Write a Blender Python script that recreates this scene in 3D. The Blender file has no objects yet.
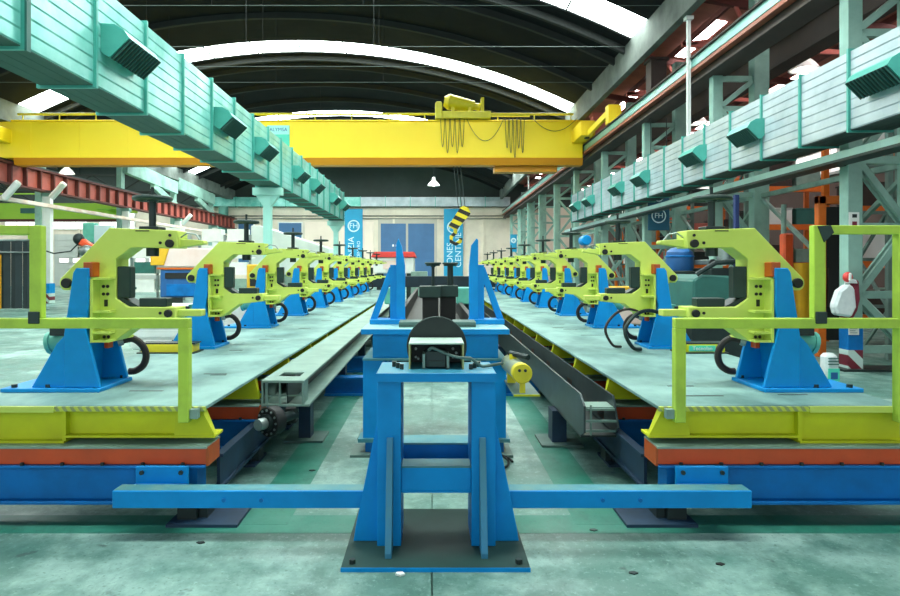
import bpy, bmesh, math, random
from mathutils import Vector
random.seed(7)
PI = math.pi
sc = bpy.context.scene
COL = sc.collection

# ------------------------------------------------------------------ camera
cd = bpy.data.cameras.new('camera')
cam = bpy.data.objects.new('camera', cd)
COL.objects.link(cam)
cam.location = (0, 0, 1.6)
cam.rotation_euler = (PI / 2, 0, 0)
cd.sensor_width = 36
cd.lens = 25.6
cd.shift_x = 0.02
cd.shift_y = -0.0333
cd.clip_start = 0.05
cd.clip_end = 300
sc.camera = cam

# ------------------------------------------------------------------ world, exposure
SKYLIGHT = 21.0
w = bpy.data.worlds.new('world')
sc.world = w
w.use_nodes = True
bg = w.node_tree.nodes['Background']
bg.inputs[0].default_value = (0.86, 0.97, 1.0, 1)
bg.inputs[1].default_value = 1.3
sc.view_settings.view_transform = 'Standard'
sc.view_settings.look = 'None'
sc.view_settings.gamma = 1
sc.view_settings.use_curve_mapping = False
sc.view_settings.exposure = 0.0
sc.cycles.use_denoising = True
sc.cycles.max_bounces = 8
sc.cycles.diffuse_bounces = 5
sc.cycles.sample_clamp_indirect = 6


# ------------------------------------------------------------------ materials
def lin(h):
    h = h.lstrip('#')
    c = [int(h[i:i + 2], 16) / 255 for i in (0, 2, 4)]
    return tuple([x / 12.92 if x <= .04045 else ((x + .055) / 1.055) ** 2.4 for x in c] + [1])


MATS = {}


def mat(name, col, rough=.5, metal=0., col2=None, scale=3., amt=.5, det=5., bump=0., coord='Object', stretch=None, emit=0., spec=.5, lo=.35, hi=.7):
    if name in MATS:
        return MATS[name]
    m = bpy.data.materials.new(name)
    m.use_nodes = True
    nt = m.node_tree
    b = nt.nodes['Principled BSDF']
    b.inputs['Roughness'].default_value = rough
    b.inputs['Metallic'].default_value = metal
    b.inputs['Specular IOR Level'].default_value = spec
    b.inputs['Base Color'].default_value = lin(col)
    if emit:
        b.inputs['Emission Color'].default_value = lin(col)
        b.inputs['Emission Strength'].default_value = emit
    if col2:
        if coord == 'World':
            tc = nt.nodes.new('ShaderNodeNewGeometry')
            out = tc.outputs['Position']
        else:
            tc = nt.nodes.new('ShaderNodeTexCoord')
            out = tc.outputs['Object']
        if stretch:
            mp = nt.nodes.new('ShaderNodeMapping')
            mp.inputs['Scale'].default_value = stretch
            nt.links.new(out, mp.inputs[0])
            out = mp.outputs[0]
        n = nt.nodes.new('ShaderNodeTexNoise')
        n.inputs['Scale'].default_value = scale
        n.inputs['Detail'].default_value = det
        n.inputs['Roughness'].default_value = .62
        nt.links.new(out, n.inputs['Vector'])
        mr = nt.nodes.new('ShaderNodeMapRange')
        mr.inputs[1].default_value = lo
        mr.inputs[2].default_value = hi
        mr.inputs[3].default_value = 0
        mr.inputs[4].default_value = amt
        nt.links.new(n.outputs[0], mr.inputs[0])
        mx = nt.nodes.new('ShaderNodeMix')
        mx.data_type = 'RGBA'
        mx.inputs['A'].default_value = lin(col)
        mx.inputs['B'].default_value = lin(col2)
        nt.links.new(mr.outputs[0], mx.inputs['Factor'])
        nt.links.new(mx.outputs['Result'], b.inputs['Base Color'])
        if bump:
            bp = nt.nodes.new('ShaderNodeBump')
            bp.inputs['Strength'].default_value = bump
            bp.inputs['Distance'].default_value = .02
            nt.links.new(n.outputs[0], bp.inputs['Height'])
            nt.links.new(bp.outputs[0], b.inputs['Normal'])
    MATS[name] = m
    return m


def stripe_mat(name, c1, c2, freq, ang=PI / 4, axes='XZ'):
    m = bpy.data.materials.new(name)
    m.use_nodes = True
    nt = m.node_tree
    b = nt.nodes['Principled BSDF']
    b.inputs['Roughness'].default_value = .5
    tc = nt.nodes.new('ShaderNodeTexCoord')
    sp = nt.nodes.new('ShaderNodeSeparateXYZ')
    nt.links.new(tc.outputs['Object'], sp.inputs[0])

    def math_(op, a, bb):
        n = nt.nodes.new('ShaderNodeMath')
        n.operation = op
        for i, v in enumerate((a, bb)):
            if isinstance(v, (int, float)):
                n.inputs[i].default_value = v
            else:
                nt.links.new(v, n.inputs[i])
        return n.outputs[0]
    a = math_('MULTIPLY', sp.outputs[axes[0]], math.cos(ang) * freq)
    c = math_('MULTIPLY', sp.outputs[axes[1]], math.sin(ang) * freq)
    s = math_('ADD', a, c)
    f = math_('FRACT', s, 0)
    g = math_('GREATER_THAN', f, .5)
    mx = nt.nodes.new('ShaderNodeMix')
    mx.data_type = 'RGBA'
    mx.inputs['A'].default_value = lin(c1)
    mx.inputs['B'].default_value = lin(c2)
    nt.links.new(g, mx.inputs['Factor'])
    nt.links.new(mx.outputs['Result'], b.inputs['Base Color'])
    return m


BLUE = mat('blue_paint', '#0090da', .45, 0, '#007abc', 3.2, .6, spec=.25)
BLUE_D = mat('base_blue_paint', '#0072be', .5, 0, '#0a5284', 2.5, .7, spec=.25)
DUSTY = mat('dusty_blue_paint', '#35808f', .65, 0, '#5f8b86', 5, .9)
LIME = mat('lime_paint', '#d2e26c', .5, 0, '#bcd052', 3., .5, spec=.3)
LIME_R = mat('railing_lime_paint', '#b6d64c', .5, 0, '#7d9440', 4., .5, lo=.45, hi=.75, spec=.3)
OLIVE = mat('yellow_green_paint', '#c9d01c', .5, 0, '#a6ac22', 2.5, .6, spec=.3)
ORANGE = mat('orange_paint', '#d8501c', .5, 0, '#a8431f', 4, .5)
BROWN_O = mat('orange_block_paint', '#b9500f', .5, 0, '#93400f', 5, .5)
DECK = mat('deck_steel', '#86aaa4', .6, .0, '#4c6e6c', 1.5, 1., 10, coord='World', stretch=(1, .6, 1), spec=.25, lo=.38, hi=.68)
DARK = mat('dark_steel', '#1c2a2a', .45, .3, '#2c3d3a', 4, .6)
BLACK = mat('black_rubber', '#0c1110', .6)
GREEN_D = mat('dark_green_steel', '#1d3a34', .5, .1, '#12241f', 4, .6)
BEAMG = mat('grey_green_steel', '#88a599', .5, .1, '#5f7d74', 3, .7)
CHAN = mat('charcoal_channel_steel', '#2e3b3c', .42, .3, '#47585a', 3.5, .6)
STEEL = mat('bare_steel', '#9aa7a4', .35, .7, '#6a7977', 6, .5)
HOSE = mat('hose_rubber', '#231c1c', .55, 0, '#3a2c2a', 20, .5)
TEALM = mat('teal_motor_paint', '#5fb5a2', .5, 0, '#3f8d7e', 5, .5)
TEAL = mat('teal_column_paint', '#8fb8ab', .6, 0, '#67877c', 1.2, .8)
DUCT = mat('teal_duct_sheet', '#63c0b4', .28, .15, '#a6e6de', 1.6, .95)
DUCT_R = mat('pale_duct_sheet', '#9fb0b8', .3, .15, '#c4d0d6', 1.6, .9)
FLANGE = mat('teal_flange', '#45a496', .4, .1, '#5fbcae', 3, .6)
LOUV = mat('louvre_dark', '#16302c', .5, .1)
SLATM = mat('louvre_slat_green', '#2f5f57', .5, .1)
CRANE = mat('crane_yellow', '#ffe01e', .5, 0, '#ffd200', .6, .4)
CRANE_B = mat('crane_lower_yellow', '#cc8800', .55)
CRANE_T = mat('hoist_yellow', '#cfc414', .45, 0, '#a99d10', 5, .5)
ROOF = mat('roof_black', '#15181a', .95, 0, '#222423', .5, .7, coord='World', spec=.1)
RIB = mat('roof_rib_grey', '#303332', .9, spec=.1)
CONC = mat('concrete_grey', '#6a736d', .9, 0, '#343c37', .8, .9, 8, coord='World')
WALLB = mat('back_wall_beige', '#eadfce', .85, 0, '#bdb2a2', .35, .8, 8, coord='World')
WALLD = mat('upper_wall_dark', '#363f3d', .9, 0, '#46514e', .25, .8, 6, coord='World')
WALLP = mat('side_wall_pink_grey', '#6f5f59', .9, 0, '#3f3834', .3, .8, 6, coord='World')
RED = mat('runway_red_brown', '#bb6256', .6, 0, '#94473c', 1.2, .7)
RED_D = mat('runway_dark_brown', '#5a2a24', .7)
REDROOF = mat('right_bay_roof_red', '#b4705e', .85, 0, '#6b453b', .5, .8, coord='World')
DARKBR = mat('dark_brown_steel', '#2d2420', .7, 0, '#44352e', 1.5, .6)
SKYL = mat('skylight_glow', '#f4fffb', .5, emit=SKYLIGHT)
SKYL2 = mat('left_bay_skylight_glow', '#f4fffb', .5, emit=9)
WINL = mat('window_glow', '#fff6f4', .5, emit=1.1)
WHITE = mat('white_paint', '#e4e8e4', .5, 0, '#c4ccc8', 2, .5)
WHITE_T = mat('white_tarp', '#d8e4e0', .6, 0, '#b9cac6', 1, .6)
REDP = mat('red_paint', '#cf3a34', .5)
DOORB = mat('door_blue', '#3a6a98', .5, 0, '#305a82', .8, .6)
BANNER = mat('banner_blue', '#189cc8', .6, 0, '#1286b0', .6, .6)
LOGO = mat('banner_white_print', '#cfeaf0', .6)
SIGNB = mat('sign_dark_blue', '#0d5570', .55)
PALET = mat('pale_teal_print', '#a5efe2', .5)
TEALP = mat('bright_teal_panel', '#4fd0b4', .5)
LAMPW = mat('lamp_white', '#f7fbf8', .4)
LAMPE = mat('lamp_bulb_glow', '#fff4f0', .4, emit=9)
YELM = mat('yellow_cylinder_paint', '#e0d020', .35, 0, '#c2b418', 6, .5)
PINK = mat('pale_pink_cover', '#e3cfc8', .55, 0, '#d9b9ac', 1.5, .7)
MBLUE = mat('machine_blue', '#1c5d99', .5, 0, '#16497a', 3, .6)
MGREEN = mat('machine_green', '#2f6d64', .5, 0, '#24554e', 3, .6)
LGREEN = mat('far_crane_lime', '#a8d63a', .5, 0, '#8fbf2c', .7, .5)
MAROON = mat('maroon_cloth', '#7c2a3c', .85)
CLOTH = mat('white_cloth', '#d9e2e2', .85, 0, '#b5c2c4', 9, .5)
CURT = mat('curtain_dark_green', '#14282b', .7, 0, '#0c1a1c', 1.5, .7)
ORAN2 = mat('rack_orange', '#e4701a', .5, 0, '#b9500f', 3, .5)
YEL2 = mat('yellow_machine', '#e6b31e', .5, 0, '#c7951a', 3, .5)
NAVY = mat('shaded_navy_paint', '#123550', .6, 0, '#0d2230', 4, .7)  # blue darkened so the feet carry the shade under the decks
FOOTG = mat('foot_plate_grey_green', '#5a766f', .6, 0, '#3f5a53', 4, .7)
HAZ = stripe_mat('hazard_yellow_black', '#e8d41c', '#15140c', 3.0, 1.15)
HAZR = stripe_mat('hazard_white_maroon', '#b9d3cc', '#6f2230', 4.2, PI / 4)
EDGE = stripe_mat('serrated_edge', '#c9d34c', '#97a566', 24, .6)

# floor: teal painted concrete with worn pale patches, stains
FLOOR = bpy.data.materials.new('floor_teal_concrete')
FLOOR.use_nodes = True


def floor_nodes(m, base, pale, dark):
    nt = m.node_tree
    b = nt.nodes['Principled BSDF']
    g = nt.nodes.new('ShaderNodeNewGeometry')

    def noise(s, d, r=.6, stretch=None):
        n = nt.nodes.new('ShaderNodeTexNoise')
        n.inputs['Scale'].default_value = s
        n.inputs['Detail'].default_value = d
        n.inputs['Roughness'].default_value = r
        if stretch:
            mp = nt.nodes.new('ShaderNodeMapping')
            mp.inputs['Scale'].default_value = stretch
            nt.links.new(g.outputs['Position'], mp.inputs[0])
            nt.links.new(mp.outputs[0], n.inputs['Vector'])
        else:
            nt.links.new(g.outputs['Position'], n.inputs['Vector'])
        return n

    def rng(n, a, c, hi=1.):
        r = nt.nodes.new('ShaderNodeMapRange')
        r.inputs[1].default_value = a
        r.inputs[2].default_value = c
        r.inputs[4].default_value = hi
        nt.links.new(n.outputs[0], r.inputs[0])
        return r.outputs[0]

    def mix(f, a, c):
        x = nt.nodes.new('ShaderNodeMix')
        x.data_type = 'RGBA'
        nt.links.new(f, x.inputs['Factor'])
        for k, v in (('A', a), ('B', c)):
            if isinstance(v, str):
                x.inputs[k].default_value = lin(v)
            else:
                nt.links.new(v, x.inputs[k])
        return x.outputs['Result']
    c = mix(rng(noise(.8, 9, .68), .47, .64, .95), base, pale)
    c = mix(rng(noise(2.6, 7, .7, (1, .45, 1)), .50, .70, .8), c, dark)
    c = mix(rng(noise(14, 6, .7), .58, .75, .5), c, pale)
    c = mix(rng(noise(5.5, 4, .5), .68, .74, .8), c, '#2c4440')
    c = mix(rng(noise(38, 3, .6), .60, .68, .55), c, dark)
    c = mix(rng(noise(23, 8, .75), .56, .66, .5), c, pale)
    nt.links.new(c, b.inputs['Base Color'])
    r = rng(noise(2, 5), .3, .7, .3)
    ad = nt.nodes.new('ShaderNodeMath')
    ad.inputs[1].default_value = .34
    nt.links.new(r, ad.inputs[0])
    nt.links.new(ad.outputs[0], b.inputs['Roughness'])


floor_nodes(FLOOR, '#4d766c', '#97b8af', '#315850')
STRIPE = bpy.data.materials.new('floor_green_stripe_paint')
STRIPE.use_nodes = True
floor_nodes(STRIPE, '#1c6f5d', '#347c6c', '#195347')


# ------------------------------------------------------------------ mesh builder
ORG = {}
ORD = ['nearest', 'second', 'third', 'fourth', 'fifth', 'sixth', 'seventh', 'eighth', 'ninth', 'tenth', 'eleventh', 'twelfth', 'thirteenth', 'fourteenth', 'fifteenth', 'sixteenth', 'seventeenth', 'eighteenth']


class MB:
    def __init__(s):
        s.v = []
        s.f = []

    def add(s, vs, fs):
        o = len(s.v)
        s.v += [tuple(p) for p in vs]
        s.f += [tuple(i + o for i in f) for f in fs]
        return s

    def box(s, x0, x1, y0, y1, z0, z1):
        return s.add([(x0, y0, z0), (x1, y0, z0), (x1, y1, z0), (x0, y1, z0), (x0, y0, z1), (x1, y0, z1), (x1, y1, z1), (x0, y1, z1)],
                     [(0, 3, 2, 1), (4, 5, 6, 7), (0, 1, 5, 4), (1, 2, 6, 5), (2, 3, 7, 6), (3, 0, 4, 7)])

    def prism(s, poly, axis, a, b):
        def P(p, t):
            if axis == 'y':
                return (p[0], t, p[1])
            if axis == 'x':
                return (t, p[0], p[1])
            return (p[0], p[1], t)
        n = len(poly)
        vs = [P(p, a) for p in poly] + [P(p, b) for p in poly]
        fs = [tuple(range(n)), tuple(range(2 * n - 1, n - 1, -1))] + [(i, (i + 1) % n, n + (i + 1) % n, n + i) for i in range(n)]
        return s.add(vs, fs)

    def cyl(s, p0, p1, r, n=12, r2=None):
        p0, p1 = Vector(p0), Vector(p1)
        r2 = r if r2 is None else r2
        d = (p1 - p0).normalized()
        u = d.orthogonal().normalized()
        v = d.cross(u)
        vs = []
        for p, rr in ((p0, r), (p1, r2)):
            for i in range(n):
                a = 2 * PI * i / n
                vs.append(p + (u * math.cos(a) + v * math.sin(a)) * rr)
        fs = [tuple(range(n)), tuple(range(2 * n - 1, n - 1, -1))] + [(i, (i + 1) % n, n + (i + 1) % n, n + i) for i in range(n)]
        return s.add(vs, fs)

    def tube(s, pts, r, n=8):
        pts = [Vector(p) for p in pts]
        up = None
        rings = []
        for i, p in enumerate(pts):
            d = (pts[min(i + 1, len(pts) - 1)] - pts[max(i - 1, 0)]).normalized()
            if up is None:
                up = d.orthogonal().normalized()
            up = (up - d * up.dot(d)).normalized()
            v = d.cross(up)
            rings.append([p + (up * math.cos(2 * PI * k / n) + v * math.sin(2 * PI * k / n)) * r for k in range(n)])
        vs = [q for rg in rings for q in rg]
        fs = [tuple(range(n - 1, -1, -1)), tuple((len(rings) - 1) * n + k for k in range(n))]
        for i in range(len(rings) - 1):
            for k in range(n):
                fs.append((i * n + k, i * n + (k + 1) % n, (i + 1) * n + (k + 1) % n, (i + 1) * n + k))
        return s.add(vs, fs)

    def bar(s, p0, p1, wd, ht, up=(0, 0, 1)):
        p0, p1 = Vector(p0), Vector(p1)
        d = (p1 - p0).normalized()
        up = Vector(up)
        if abs(d.dot(up)) > .99:
            up = Vector((0, 1, 0))
        sd = d.cross(up).normalized()
        up = sd.cross(d)
        vs = []
        for p in (p0, p1):
            for a, b in ((-1, -1), (1, -1), (1, 1), (-1, 1)):
                vs.append(p + sd * a * wd / 2 + up * b * ht / 2)
        return s.add(vs, [(0, 3, 2, 1), (4, 5, 6, 7), (0, 1, 5, 4), (1, 2, 6, 5), (2, 3, 7, 6), (3, 0, 4, 7)])

    def lathe(s, prof, c=(0, 0, 0), n=20, axis='z'):
        # prof: (radius, height) list
        vs = []
        fs = []
        for r, h in prof:
            for i in range(n):
                a = 2 * PI * i / n
                x, y = r * math.cos(a), r * math.sin(a)
                p = (x, y, h) if axis == 'z' else ((x, h, y) if axis == 'y' else (h, x, y))
                vs.append((p[0] + c[0], p[1] + c[1], p[2] + c[2]))
        m = len(prof)
        for j in range(m - 1):
            for i in range(n):
                fs.append((j * n + i, j * n + (i + 1) % n, (j + 1) * n + (i + 1) % n, (j + 1) * n + i))
        if prof[0][0] > 1e-4:
            fs.append(tuple(range(n - 1, -1, -1)))
        if prof[-1][0] > 1e-4:
            fs.append(tuple((m - 1) * n + i for i in range(n)))
        return s.add(vs, fs)

    def ring(s, c, R, r, axis='z', n=28, k=8):
        vs = []
        fs = []
        for i in range(n):
            a = 2 * PI * i / n
            for j in range(k):
                b = 2 * PI * j / k
                rr = R + r * math.cos(b)
                x, y, z = rr * math.cos(a), rr * math.sin(a), r * math.sin(b)
                p = (x, y, z) if axis == 'z' else ((x, z, y) if axis == 'y' else (z, x, y))
                vs.append((p[0] + c[0], p[1] + c[1], p[2] + c[2]))
        for i in range(n):
            for j in range(k):
                fs.append((i * k + j, ((i + 1) % n) * k + j, ((i + 1) % n) * k + (j + 1) % k, i * k + (j + 1) % k))
        return s.add(vs, fs)

    def ball(s, c, rx, ry, rz, n=14, m=9):
        prof = [(math.sin(PI * i / m), -math.cos(PI * i / m)) for i in range(m + 1)]
        o = MB().lathe([(max(r, 1e-5), h) for r, h in prof], n=n)
        return s.add([(p[0] * rx + c[0], p[1] * ry + c[1], p[2] * rz + c[2]) for p in o.v], o.f)

    def mirror(s):
        s.v = [(-x, y, z) for x, y, z in s.v]
        return s

    def build(s, name, m, parent=None, bev=0., smooth=False, label=None, keep=False):
        if parent is None:
            if keep:
                og = (0, 0, 0)
            else:
                xs, ys, zs = zip(*s.v)
                og = ((min(xs) + max(xs)) / 2, (min(ys) + max(ys)) / 2, min(zs))
        else:
            og = ORG[parent.name]
        me = bpy.data.meshes.new(name)
        bm = bmesh.new()
        bv = [bm.verts.new((p[0] - og[0], p[1] - og[1], p[2] - og[2])) for p in s.v]
        for f in s.f:
            try:
                bm.faces.new([bv[i] for i in f])
            except ValueError:
                pass
        bmesh.ops.recalc_face_normals(bm, faces=bm.faces)
        if bev:
            ed = [e for e in bm.edges if len(e.link_faces) == 2 and e.calc_face_angle(0) > .6]
            bmesh.ops.bevel(bm, geom=ed, offset=bev, segments=1, affect='EDGES', clamp_overlap=True)
        if smooth:
            for f in bm.faces:
                f.smooth = True
        bm.to_mesh(me)
        bm.free()
        if smooth:
            me.set_sharp_from_angle(angle=.6)
        me.materials.append(m)
        o = bpy.data.objects.new(name, me)
        COL.objects.link(o)
        ORG[o.name] = og
        if parent is None:
            o.location = og
        else:
            o.parent = parent
        if label:
            o['label'] = label
        return o


def tag(o, label, cat, group=None):
    o['label'] = label
    o['category'] = cat
    if group:
        o['group'] = group
    return o


def thing(name, label, cat, loc=(0, 0, 0), group=None):
    o = bpy.data.objects.new(name, None)
    o.empty_display_size = .1
    COL.objects.link(o)
    o.location = loc
    ORG[o.name] = tuple(loc)
    return tag(o, label, cat, group)


def struct(o):
    o['kind'] = 'structure'
    return o


KIDS = {}


def copy_tree(o, parent=None):
    c = o.copy()
    COL.objects.link(c)
    ORG[c.name] = ORG[o.name]
    c.parent = parent
    for ch in [x for x in ALLKIDS(o)]:
        copy_tree(ch, c)
    return c


def ALLKIDS(o):
    if o.name not in KIDS:
        KIDS[o.name] = [x for x in COL.objects if x.parent is o]
    return KIDS[o.name]


def text_mesh(name, body, size, m, parent, loc, rot, depth=.01):
    cu = bpy.data.curves.new(name, 'FONT')
    cu.body = body
    cu.size = size
    cu.extrude = depth / 2
    cu.align_x = 'CENTER'
    cu.align_y = 'CENTER'
    tmp = bpy.data.objects.new('tmp_text', cu)
    COL.objects.link(tmp)
    dg = bpy.context.evaluated_depsgraph_get()
    me = bpy.data.meshes.new_from_object(tmp.evaluated_get(dg))
    bpy.data.objects.remove(tmp)
    bpy.data.curves.remove(cu)
    me.name = name
    me.materials.clear()
    me.materials.append(m)
    o = bpy.data.objects.new(name, me)
    COL.objects.link(o)
    og = ORG[parent.name]
    o.parent = parent
    o.location = (loc[0] - og[0], loc[1] - og[1], loc[2] - og[2])
    o.rotation_euler = rot
    ORG[o.name] = og
    return o


# ------------------------------------------------------------------ setting: floor
YB = 57.0           # back wall
YF = -8.0           # open front of the hall behind the viewer
XL, XR = -17.5, 6.0  # main hall between eave beams
fl = struct(MB().box(-40, 15, YF, YB, -.3, -.03).build('floor', FLOOR))
slab = None
for i in range(14):
    for j in range(17):
        x0, y0 = -41 + i * 4 + 1, YF + j * 4
        if slab is None:
            slab = MB().box(x0 + .004, x0 + 3.996, y0 + .004, y0 + 3.996, -.03, 0).build('slab', FLOOR, fl)
            sx, sy = x0, y0
        else:
            c = slab.copy()
            COL.objects.link(c)
            c.location = (x0 - sx, y0 - sy, 0)
for x0, x1 in ((-1.2, -.9), (.9, 1.2)):
    MB().box(x0, x1, 3.99, 23, 0, .0015).build('floor_stripe', STRIPE, fl)
MB().box(-9, 5.5, 3.86, 4.14, 0, .001).build('floor_stripe', STRIPE, fl)  # darker green band across the floor below the deck fronts

# ------------------------------------------------------------------ setting: roof vaults
def arc_z(x, cx, half=11.75, rise=2.7, base=8.5):
    R = (half * half + rise * rise) / (2 * rise)
    return base + rise - R + math.sqrt(R * R - (x - cx) ** 2)


def vault(cx, y0, y1, t, n=26, half=11.75, dz=0.):
    xs = [cx - half + 2 * half * i / n for i in range(n + 1)]
    poly = [(x, arc_z(x, cx) + dz) for x in xs] + [(x, arc_z(x, cx) + dz + t) for x in reversed(xs)]
    return MB().prism(poly, 'y', y0, y1)


SK = [3.0, 10.5, 17.8, 27.0, 39.0, 42.4, 45.8, 51.0]  # sixth and seventh strips are added, hidden by the crane, to light the back wall
nwin = 0
for cx, nm in ((-5.75, 'ceiling'), (-29.25, 'ceiling_left')):
    SKc = SK[:-1] if nm == 'ceiling' else SK
    ys = [YF] + [q for s_ in SKc for q in (s_, s_ + 1.5)] + [YB]
    for k in range(0, len(ys), 2):
        struct(vault(cx, ys[k], ys[k + 1], .15).build(nm, ROOF, smooth=False))
    for s_ in SKc:
        nwin += 1
        wd = struct(vault(cx, s_, s_ + 1.5, .05, dz=.05).build('window_%d' % nwin, SKYL if nm == 'ceiling' else SKYL2))
        for q in range(1, 12):
            x = cx - 11.75 + 23.5 * q / 12
            MB().box(x - .02, x + .02, s_, s_ + 1.5, arc_z(x, cx) - .02, arc_z(x, cx) + .05).build('glazing_bar', RIB, wd)
    for y in [k * 3.0 for k in range(-2, 19)]:
        if any(s_ - .3 < y < s_ + 1.8 for s_ in SK):
            y += 1.9
        xs = [cx - 11.75 + 23.5 * i / 24 for i in range(25)]
        poly = [(x, arc_z(x, cx)) for x in xs] + [(x, arc_z(x, cx) - .22) for x in reversed(xs)]
        if nm == 'ceiling' or y > 15:
            struct(MB().prism(poly, 'y', y, y + .16).build('ceiling_rib', RIB))

# eave beams (concrete gutters)
struct(MB().box(6.0, 6.2, YF, YB, 7.66, 8.75).build('trim_1', CONC))
struct(MB().box(-18.1, -17.5, YF, YB, 7.66, 8.75).build('trim_2', CONC))
# tie rods across the vault with hangers
for i, y in enumerate((16.7, 19.8, 21.75, 23.6, 33.0)):
    t = thing('tie_rod', '%s thin steel tie rod stretched across the dark vaulted roof' % ORD[i], 'tie rod', (-5.75, y, 8.45), 'roof tie rods')
    MB().cyl((-17.5, y, 8.45), (6.0, y, 8.45), .010, 6).build('rod', mat('rod_grey', '#59625f', .7, spec=.2), t)
    for x in (-9.7, -5.75, -1.8):
        MB().cyl((x, y, 8.45), (x, y, arc_z(x, -5.75) + .03), .008, 6).build('hanger', RIB, t)

# ------------------------------------------------------------------ setting: back wall
wb = struct(MB().box(-40, 15, YB, YB + .4, 0, 7.0).build('wall_back', WALLB))
wb2 = struct(MB().box(-40, 15, YB - .05, YB + .35, 7.0, 12.5).build('wall_back_upper', WALLD))
for i in range(-10, 4):
    x = i * 4.0 + .6
    if x < 15:
        MB().box(x - .1, x + .1, YB - .12, YB, 0, 7.0).build('pilaster', WALLB, wb)
        MB().box(x - .05, x + .05, YB - .12, YB - .05, 7.0, 12.3).build('wall_stud', WALLD, wb2)
for z in (6.2, 5.95):
    MB().box(-18, 6.6, YB - .16, YB, z, z + .07).build('wall_rail', CONC, wb)


def P(px, py, Y):
    return ((px - 432) / 640 * Y, 1.6 - (py - 268) / 640 * Y)


# big blue double door
d1 = struct(MB().box(-4.8, .45, YB - .1, YB, 0, 6.0).build('door_1', mat('door_frame_pale', '#b9b4a8', .7)))
for x0, x1 in ((-4.55, -2.32), (-2.12, .2)):
    lf = MB().box(x0, x1, YB - .16, YB - .1, .02, 5.55).build('door_leaf', DOORB, d1)
    MB().box(x0, x1, YB - .18, YB - .16, 2.5, 2.56).build('leaf_rail', DOORB, lf)
    for z in (3.6,):
        for xx in ((-3.45, -3.15) if x0 < -4 else ()):
            MB().box(xx - .07, xx + .07, YB - .18, YB - .16, z - .09, z + .09).build('small_light', LAMPW, lf)
# wall windows (blue) on left half of back wall
for k, (x0, x1) in enumerate(((-17.2, -15.9), (-13.6, -11.6))):
    o = struct(MB().box(x0 - .1, x1 + .1, YB - .1, YB, 1.9, 5.7).build('window_%d' % (20 + k), WHITE))
    MB().box(x0, x1, YB - .14, YB - .1, 2.0, 5.6).build('pane', DOORB, o)
# pale panel on back wall
struct(MB().box(-11.5, -5.2, YB - .09, YB, 0, 5.7).build('wall_panel_back', mat('pale_panel', '#ecdccd', .8, 0, '#d6c8ba', .5, .5)))
DOORW = mat('sectional_door_grey', '#c3c9c4', .6, 0, '#a3aaa6', .6, .7)
# white sectional doors in the left bay
for k, (x0, x1) in enumerate(((-33.6, -28.2), (-26.8, -21.4))):
    o = struct(MB().box(x0, x1, YB - .06, YB, 0, 4.6).build('door_%d' % (2 + k), DOORW))
    for q in range(9):
        MB().box(x0 + .05, x1 - .05, YB - .12, YB - .06, .05 + q * .5, .05 + q * .5 + .44).build('slat', DOORW, o)
    for q in range(4):
        xx = x0 + .5 + q * 1.2
        MB().box(xx, xx + .8, YB - .14, YB - .12, 2.1, 2.45).build('pane', WINL, o)
# windows in upper left bay back wall
for k in range(3):
    x0 = -38 + k * 4.2
    o = struct(MB().box(x0, x0 + 3.2, YB - .1, YB, 5.0, 6.8).build('window_%d' % (30 + k), WHITE))
    for q in range(3):
        MB().box(x0 + .1 + q * 1.03, x0 + 1.04 + q * 1.03, YB - .14, YB - .1, 5.1, 6.7).build('pane', WINL, o)

# side walls
wl = struct(MB().box(-40.4, -40, YF, YB, 0, 9).build('wall_left', WALLP))
wr = struct(MB().box(14.6, 15, YF, YB, 0, 8.5).build('wall_right', WALLP))
for k in range(9):
    y0 = 3 + k * 6
    o = struct(MB().box(14.52, 14.6, y0, y0 + 4.6, 5.0, 6.0).build('window_%d' % (40 + k), WHITE))
    for q in range(4):
        MB().box(14.49, 14.52, y0 + .1 + q * 1.12, y0 + 1.12 + q * 1.12, 5.1, 5.9).build('pane', WINL, o)
    y0 = 3 + k * 6
    o = struct(MB().box(-40, -39.92, y0, y0 + 4.6, 2.0, 5.2).build('window_%d' % (60 + k), WHITE))
    for q in range(4):
        MB().box(-39.92, -39.89, y0 + .1 + q * 1.12, y0 + 1.12 + q * 1.12, 2.1, 5.1).build('pane', WINL, o)

# right bay roof: sloped red-brown decking with purlins, rafters, skylight strips
def zr(x):
    return 9.3 - (x - 6.5) * .17


struct(MB().prism([(6.2, zr(6.2)), (15, zr(15)), (15, zr(15) + .15), (6.2, zr(6.2) + .15)], 'y', YF, YB).build('ceiling_right', REDROOF))
for k, (x0, x1) in enumerate(((8.3, 8.75), (10.6, 11.05), (12.6, 13.0))):
    for q in range(7):
        y0 = 4 + q * 7.5 + k * 1.3
        struct(MB().prism([(x0, zr(x0) - .03), (x1, zr(x1) - .03), (x1, zr(x1)), (x0, zr(x0))], 'y', y0, y0 + 3.2).build('window_%d' % (80 + k * 10 + q), mat('right_skylight_glow', '#ffeeee', .5, emit=16)))
for k in range(8):
    x = 7.2 + k * 1.0
    struct(MB().box(x - .05, x + .05, YF, YB, zr(x) - .22, zr(x) - .06).build('ceiling_purlin', RED_D))
for k in range(10):
    y = 2 + k * 4.8 + .5
    mb = MB().bar((6.2, y, zr(6.2) - .45), (14.6, y, zr(14.6) - .45), .14, .2)
    struct(mb.build('ceiling_rafter', RED_D))
    mb = MB().bar((6.6, y, 7.5), (11, y, zr(11) - .5), .1, .1).bar((6.6, y, 7.5), (14.5, y, 7.1), .1, .12).bar((8.5, y, 7.45), (8.0, y, zr(8) - .5), .08, .08).bar((11, y, 7.3), (13, y, zr(13) - .5), .08, .08)
    struct(mb.build('ceiling_brace', RED))
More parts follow.
